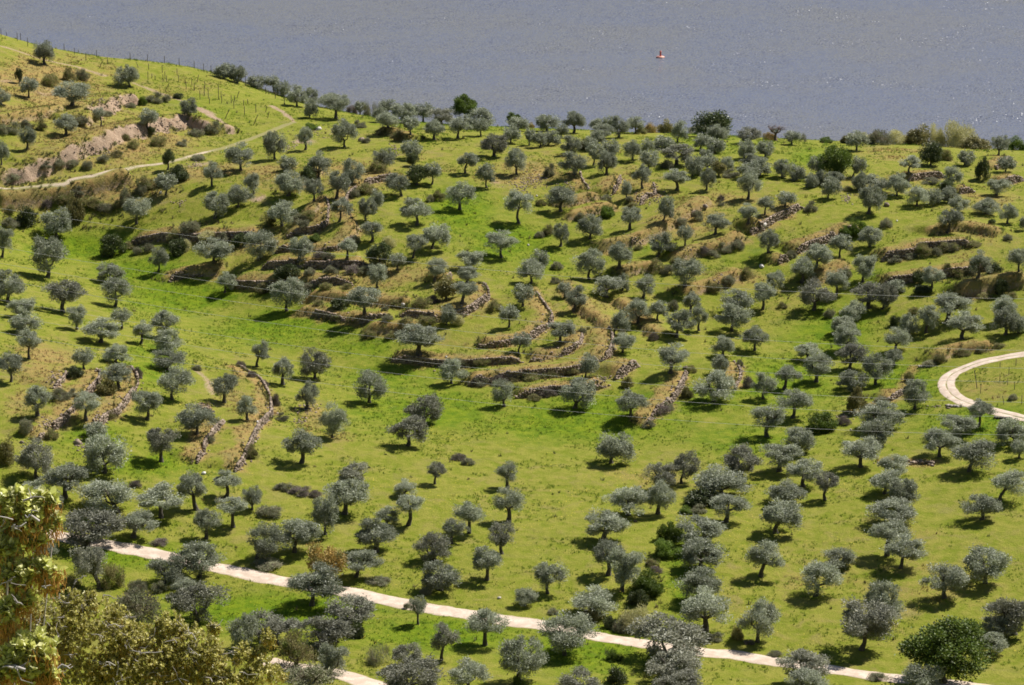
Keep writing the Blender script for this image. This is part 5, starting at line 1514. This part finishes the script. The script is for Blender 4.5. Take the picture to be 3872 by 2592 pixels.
def oak(name, label, dist, ells, dens, scale, nl, nk, seed, lm, km, root_px, twigs, wdt):
    r = np.random.default_rng(seed); L, K, T = [], [], MB(); cs = []
    gy = root_px; base = np.array([gy[0], gy[1], float(hgt(gy[0], gy[1])) - .1])
    rt = empty(name, base); tag(rt, label, 'oak')
    for t, x, y, rx, rz, k in ells:
        u, v = px(t, x, y); c = ray(u, v) * dist; mpp = dist / FPX / TILE[t][2]; e = np.array([rx * mpp, rx * mpp * wdt, rz * mpp])
        for i in range(int(dens * k)):
            d = r.normal(0, 1, 3); d /= np.linalg.norm(d)
            if d[2] < -.5: d[2] *= -.4
            p = c + d * e * r.uniform(.45, 1.12) ** .6
            dd = d * .7 + np.array([0, -.15, .75]) + r.normal(0, .35, 3); lowr = d[2] < .2; spray(L, K, p - base, dd, scale, nl if not lowr else nl // 2, int(nk * r.uniform(1.2, 2.4)) if lowr else int(nk * .12 * r.random() * 2), r)
            cs.append(p - base)
    cs = np.array(cs); hub = cs.mean(0) * np.array([1, 1, .55])
    T.tube([(0, 0, -.4), hub * .35, hub * .7, hub], [q * (1 if dist > 20 else .3) for q in (.10, .085, .07, .05)], 8, .3, .1)
    for i in range(14 if dist > 20 else 5):                       # boughs from the stem into the crown, bending under the leaves
        e = cs[r.integers(len(cs))] - (0, 0, 3 * scale); s = hub * r.uniform(.55, 1.0); m1 = s + (e - s) * .5 - (0, -.1, .1 * np.linalg.norm(e - s))
        T.tube([s, s + (m1 - s) * .5 + r.normal(0, .03, 3), m1, (m1 + e) / 2 + r.normal(0, .03, 3), e], [q * (1 if dist > 20 else .4) for q in (.03, .024, .018, .012, .006)], 5, r.random(), .1)
    for i in range(twigs):                    # crooked bare twigs among the leaves
        e = cs[r.integers(len(cs))] + r.normal(0, 1.2, 3) * scale + (0, -2.5 * scale, (1.0 if dist > 20 else -1.0) * scale); a = r.uniform(0, 6.28); ln = scale * r.uniform(4.0, 9.0) * (1 if dist > 20 else .5)
        d = np.array([math.cos(a), .25 * math.sin(a), r.uniform(-.1, .7)]); p1 = e + d * ln * .4 + r.normal(0, .12, 3) * ln; p2 = p1 + (d + (0, 0, -.35)) * ln * .4 + r.normal(0, .1, 3) * ln
        w = scale * r.uniform(.10, .21); T.tube([e, (e + p1) / 2 + r.normal(0, .05, 3) * ln, p1, (p1 + p2) / 2 + r.normal(0, .05, 3) * ln, p2], [w, w * .9, w * .8, w * .6, w * .3], 5, r.random())
        for j in range(2):
            q = e + (p1 - e) * r.uniform(.4, 1); z = q + r.normal(0, .28, 3) * ln; T.tube([q, (q + z) / 2 + r.normal(0, .05, 3) * ln, z], [w * .6, w * .45, w * .2], 4, r.random())
    obj('foliage', leaves_mesh(name + '_foliage', L, lm, r), rt); obj('catkins', catkin_mesh(name + '_catkins', K, km, r), rt)
    obj('branches', T.mesh(name + '_branches', TWIG), rt)
oak('holm_oak_bush', 'golden flowering oak bush with pale bare twigs filling the lower left corner', 36.0,
    [('G1', 330, 1230, 420, 520, 1.2), ('G1', 850, 1180, 430, 420, 1.2), ('G1', 660, 860, 150, 190, .25), ('G1', 830, 850, 80, 190, .12), ('G1', 1050, 960, 90, 160, .14), ('G1', 1300, 1420, 420, 330, 1.1), ('G1', 1560, 1080, 160, 200, .3), ('G1', 1750, 1330, 300, 330, .8), ('G1', 1960, 1060, 70, 90, .08),
     ('G1', 1900, 1500, 220, 280, .5), ('G1', 2230, 1320, 110, 150, .12), ('G2', 60, 1480, 220, 190, .3), ('G2', 110, 1150, 70, 100, .07), ('G2', 30, 1270, 80, 70, .06), ('G1', 120, 1000, 250, 330, .5), ('G1', 2150, 1560, 250, 120, .3), ('G1', 600, 1500, 420, 250, .8), ('G1', 1150, 1550, 420, 250, .8), ('G1', 1600, 1600, 420, 250, .7), ('G1', 1250, 1200, 250, 220, .4), ('G1', 250, 900, 200, 180, .3)],
    520, .040, 12, 6, 5, NLEAF2, CATY, (-4.6, 34.5), 150, .75)
oak('holm_oak_branch', 'close oak branch with big pale leaves and rusty catkins at the left edge', 17.0,
    [('F1', 150, 1500, 190, 150, 1.1), ('F1', 400, 1460, 110, 110, .6), ('G1', 200, 60, 240, 200, 1.3), ('G1', 500, 70, 60, 80, .14), ('G1', 60, 330, 150, 200, .8), ('G1', 380, 520, 170, 130, .7), ('G1', 120, 620, 140, 200, .8), ('G1', 200, 830, 100, 130, .45), ('G1', 60, 980, 80, 200, .5),
     ('G1', 250, 1250, 270, 170, 1.2), ('G1', 130, 1450, 240, 180, 1.1), ('G1', 430, 1430, 120, 190, .7), ('G1', 450, 620, 60, 110, .15), ('G1', 330, 230, 110, 120, .4)],
    54, .052, 15, 13, 8, NLEAF, CATK, (-3.9, 17.0), 12, .6)

# ------------------------------------------------------------------ grass, weeds and flowers beyond counting
def tufts(name, n, pick, hgt_rng, blades, mat, label, seed, wid=.05):
    r = np.random.default_rng(seed); x = r.uniform(-118, 118, n * 6); y = r.uniform(322, 690, n * 6); keep = pick(x, y, r); x, y = x[keep][:n], y[keep][:n]; n = len(x)
    z = hgt(x, y); b = blades; X = np.repeat(x, b) + r.normal(0, .12, n * b); Y = np.repeat(y, b) + r.normal(0, .12, n * b); Z = np.repeat(z, b) - .03
    h = np.repeat(r.uniform(*hgt_rng, n), b) * r.uniform(.6, 1.2, n * b); th = r.uniform(0, 6.28, n * b); w = wid * r.uniform(.6, 1.4, n * b); lx = r.normal(0, .35, n * b) * h; ly = r.normal(0, .35, n * b) * h
    v = np.stack([np.stack([X - w * np.cos(th), Y - w * np.sin(th), Z], 1), np.stack([X + w * np.cos(th), Y + w * np.sin(th), Z], 1), np.stack([X + lx, Y + ly, Z + h], 1)], 1).reshape(-1, 3)
    me = mesh_np(name, v, None, np.arange(len(v)).reshape(-1, 3), mat, False, {'rnd': np.repeat(np.repeat(r.random(n), b), 3)})
    return tag(obj(name, me), label, 'grass', kind='stuff')
def samp(A, x, y): return A[np.clip(np.searchsorted(YS, y), 0, len(YS) - 1), np.clip(np.searchsorted(XS, x), 0, len(XS) - 1)]
def off_track(x, y):
    m = np.ones(len(x), bool)
    for P, r_ in ((trk1, 1.9), (trk2, 1.9), (trk3, 1.5), (trk4, .9)):
        for i in range(0, len(x), 20000):
            dd = np.min(np.hypot(x[i:i + 20000, None] - P[None, ::3, 0], y[i:i + 20000, None] - P[None, ::3, 1]), axis=1); m[i:i + 20000] &= dd > r_
    return m
GRS = leaf_mat('grass_blades', (0.125, 0.195, 0.018), (0.140, 0.205, 0.022), .5, .35, .8)
GRY = leaf_mat('dry_grass_blades', (0.26, 0.205, 0.080), (0.28, 0.22, 0.09), .5, .3, .8, (0.26, 0.15, 0.065))
WED = leaf_mat('weed_leaves', (0.110, 0.140, 0.034), (0.150, 0.165, 0.055), .6, .3, .7, (0.180, 0.140, 0.070))
def dens(x, y, r): return r.random(len(x)) < np.clip((y - 290) / 420, .2, 1)
tufts('grass', 60000, lambda x, y, r: (fbm(x, y, 5, 61) + samp(lush, x, y) * .5 > .12) & (samp(soil, x, y) < .4) & (samp(dry, x, y) < .6) & off_track(x, y), (.14, .42), 5, GRS, 'lush spring grass growing in the green hollow and meadows', 1)
tufts('dry_grass', 26000, lambda x, y, r: (samp(dry, x, y) + .35 * fbm(x, y, 3, 62) > .42) & (samp(soil, x, y) < .7) & off_track(x, y), (.15, .45), 5, GRY, 'straw and orange dry grass along the terrace lips', 2)
slope_ = np.zeros_like(H); slope_[1:-1, 1:-1] = np.hypot((H[1:-1, 2:] - H[1:-1, :-2]) / np.maximum(GX[1:-1, 2:] - GX[1:-1, :-2], .1), (H[2:, 1:-1] - H[:-2, 1:-1]) / np.maximum(GY[2:, 1:-1] - GY[:-2, 1:-1], .1))
scrub_ = np.zeros_like(H)
for u, v, su, sv, a in [(120, 440, 150, 40, .8), (330, 430, 110, 28, .7), (470, 520, 110, 25, .6), (480, 560, 70, 20, .4), (250, 340, 80, 16, .6), (400, 290, 60, 14, .5), (30, 290, 80, 18, .6), (640, 440, 60, 30, .5), (820, 430, 50, 25, .5), (700, 610, 110, 12, .4), (1650, 560, 80, 25, .4), (1530, 560, 50, 25, .5), (2200, 640, 110, 25, .5), (1340, 870, 50, 20, .4), (1500, 1330, 30, 90, .6), (1440, 1410, 60, 25, .5), (1780, 670, 50, 30, .5)]: scrub_ = np.maximum(scrub_, np.where(ok, a * np.exp(-((PU - u) / su) ** 2 - ((PV - v) / sv) ** 2), 0))
tufts('undergrowth', 32000, lambda x, y, r: ((samp(slope_, x, y) > .42) | (samp(scrub_, x, y) > .3 + .35 * r.random(len(x))) | (r.random(len(x)) < .005)) & (samp(soil, x, y) < .75) & (fbm(x, y, 4, 63) > -.18) & off_track(x, y), (.25, .8), 9, WED, 'dark weeds and low scrub growing along the terrace faces', 3, .075)
YEL = plain_mat('yellow_petals', (0.70, 0.52, 0.02), (0.78, 0.60, 0.04), 1, .7)
r = np.random.default_rng(4); x = r.uniform(-118, 118, 90000); y = r.uniform(322, 690, 90000)
keep = (fbm(x, y, 9, 64) + .5 * fbm(x, y, 2.5, 65) > .30 - .2 * np.exp(-((y - 385) / 30) ** 2) * (np.abs(x + 5) < 40)) & (samp(soil, x, y) < .4) & off_track(x, y); x, y = x[keep][:15000], y[keep][:15000]; z = hgt(x, y) + r.uniform(.12, .35, len(x)); s = r.uniform(.03, .07, len(x))
v = np.stack([np.stack([x - s, y, z], 1), np.stack([x, y - s, z + .02], 1), np.stack([x + s, y, z], 1), np.stack([x, y + s, z + .02], 1)], 1).reshape(-1, 3)
tag(obj('wildflowers', mesh_np('wildflowers', v, np.arange(len(v)).reshape(-1, 4), None, YEL)), 'tiny yellow wildflowers sprinkled over the meadows', 'flowers', kind='stuff')
print('olives', len(near_ol), len(far_ol), 'others', len(others), 'bushes', len(bushes), 'ground', H.shape)
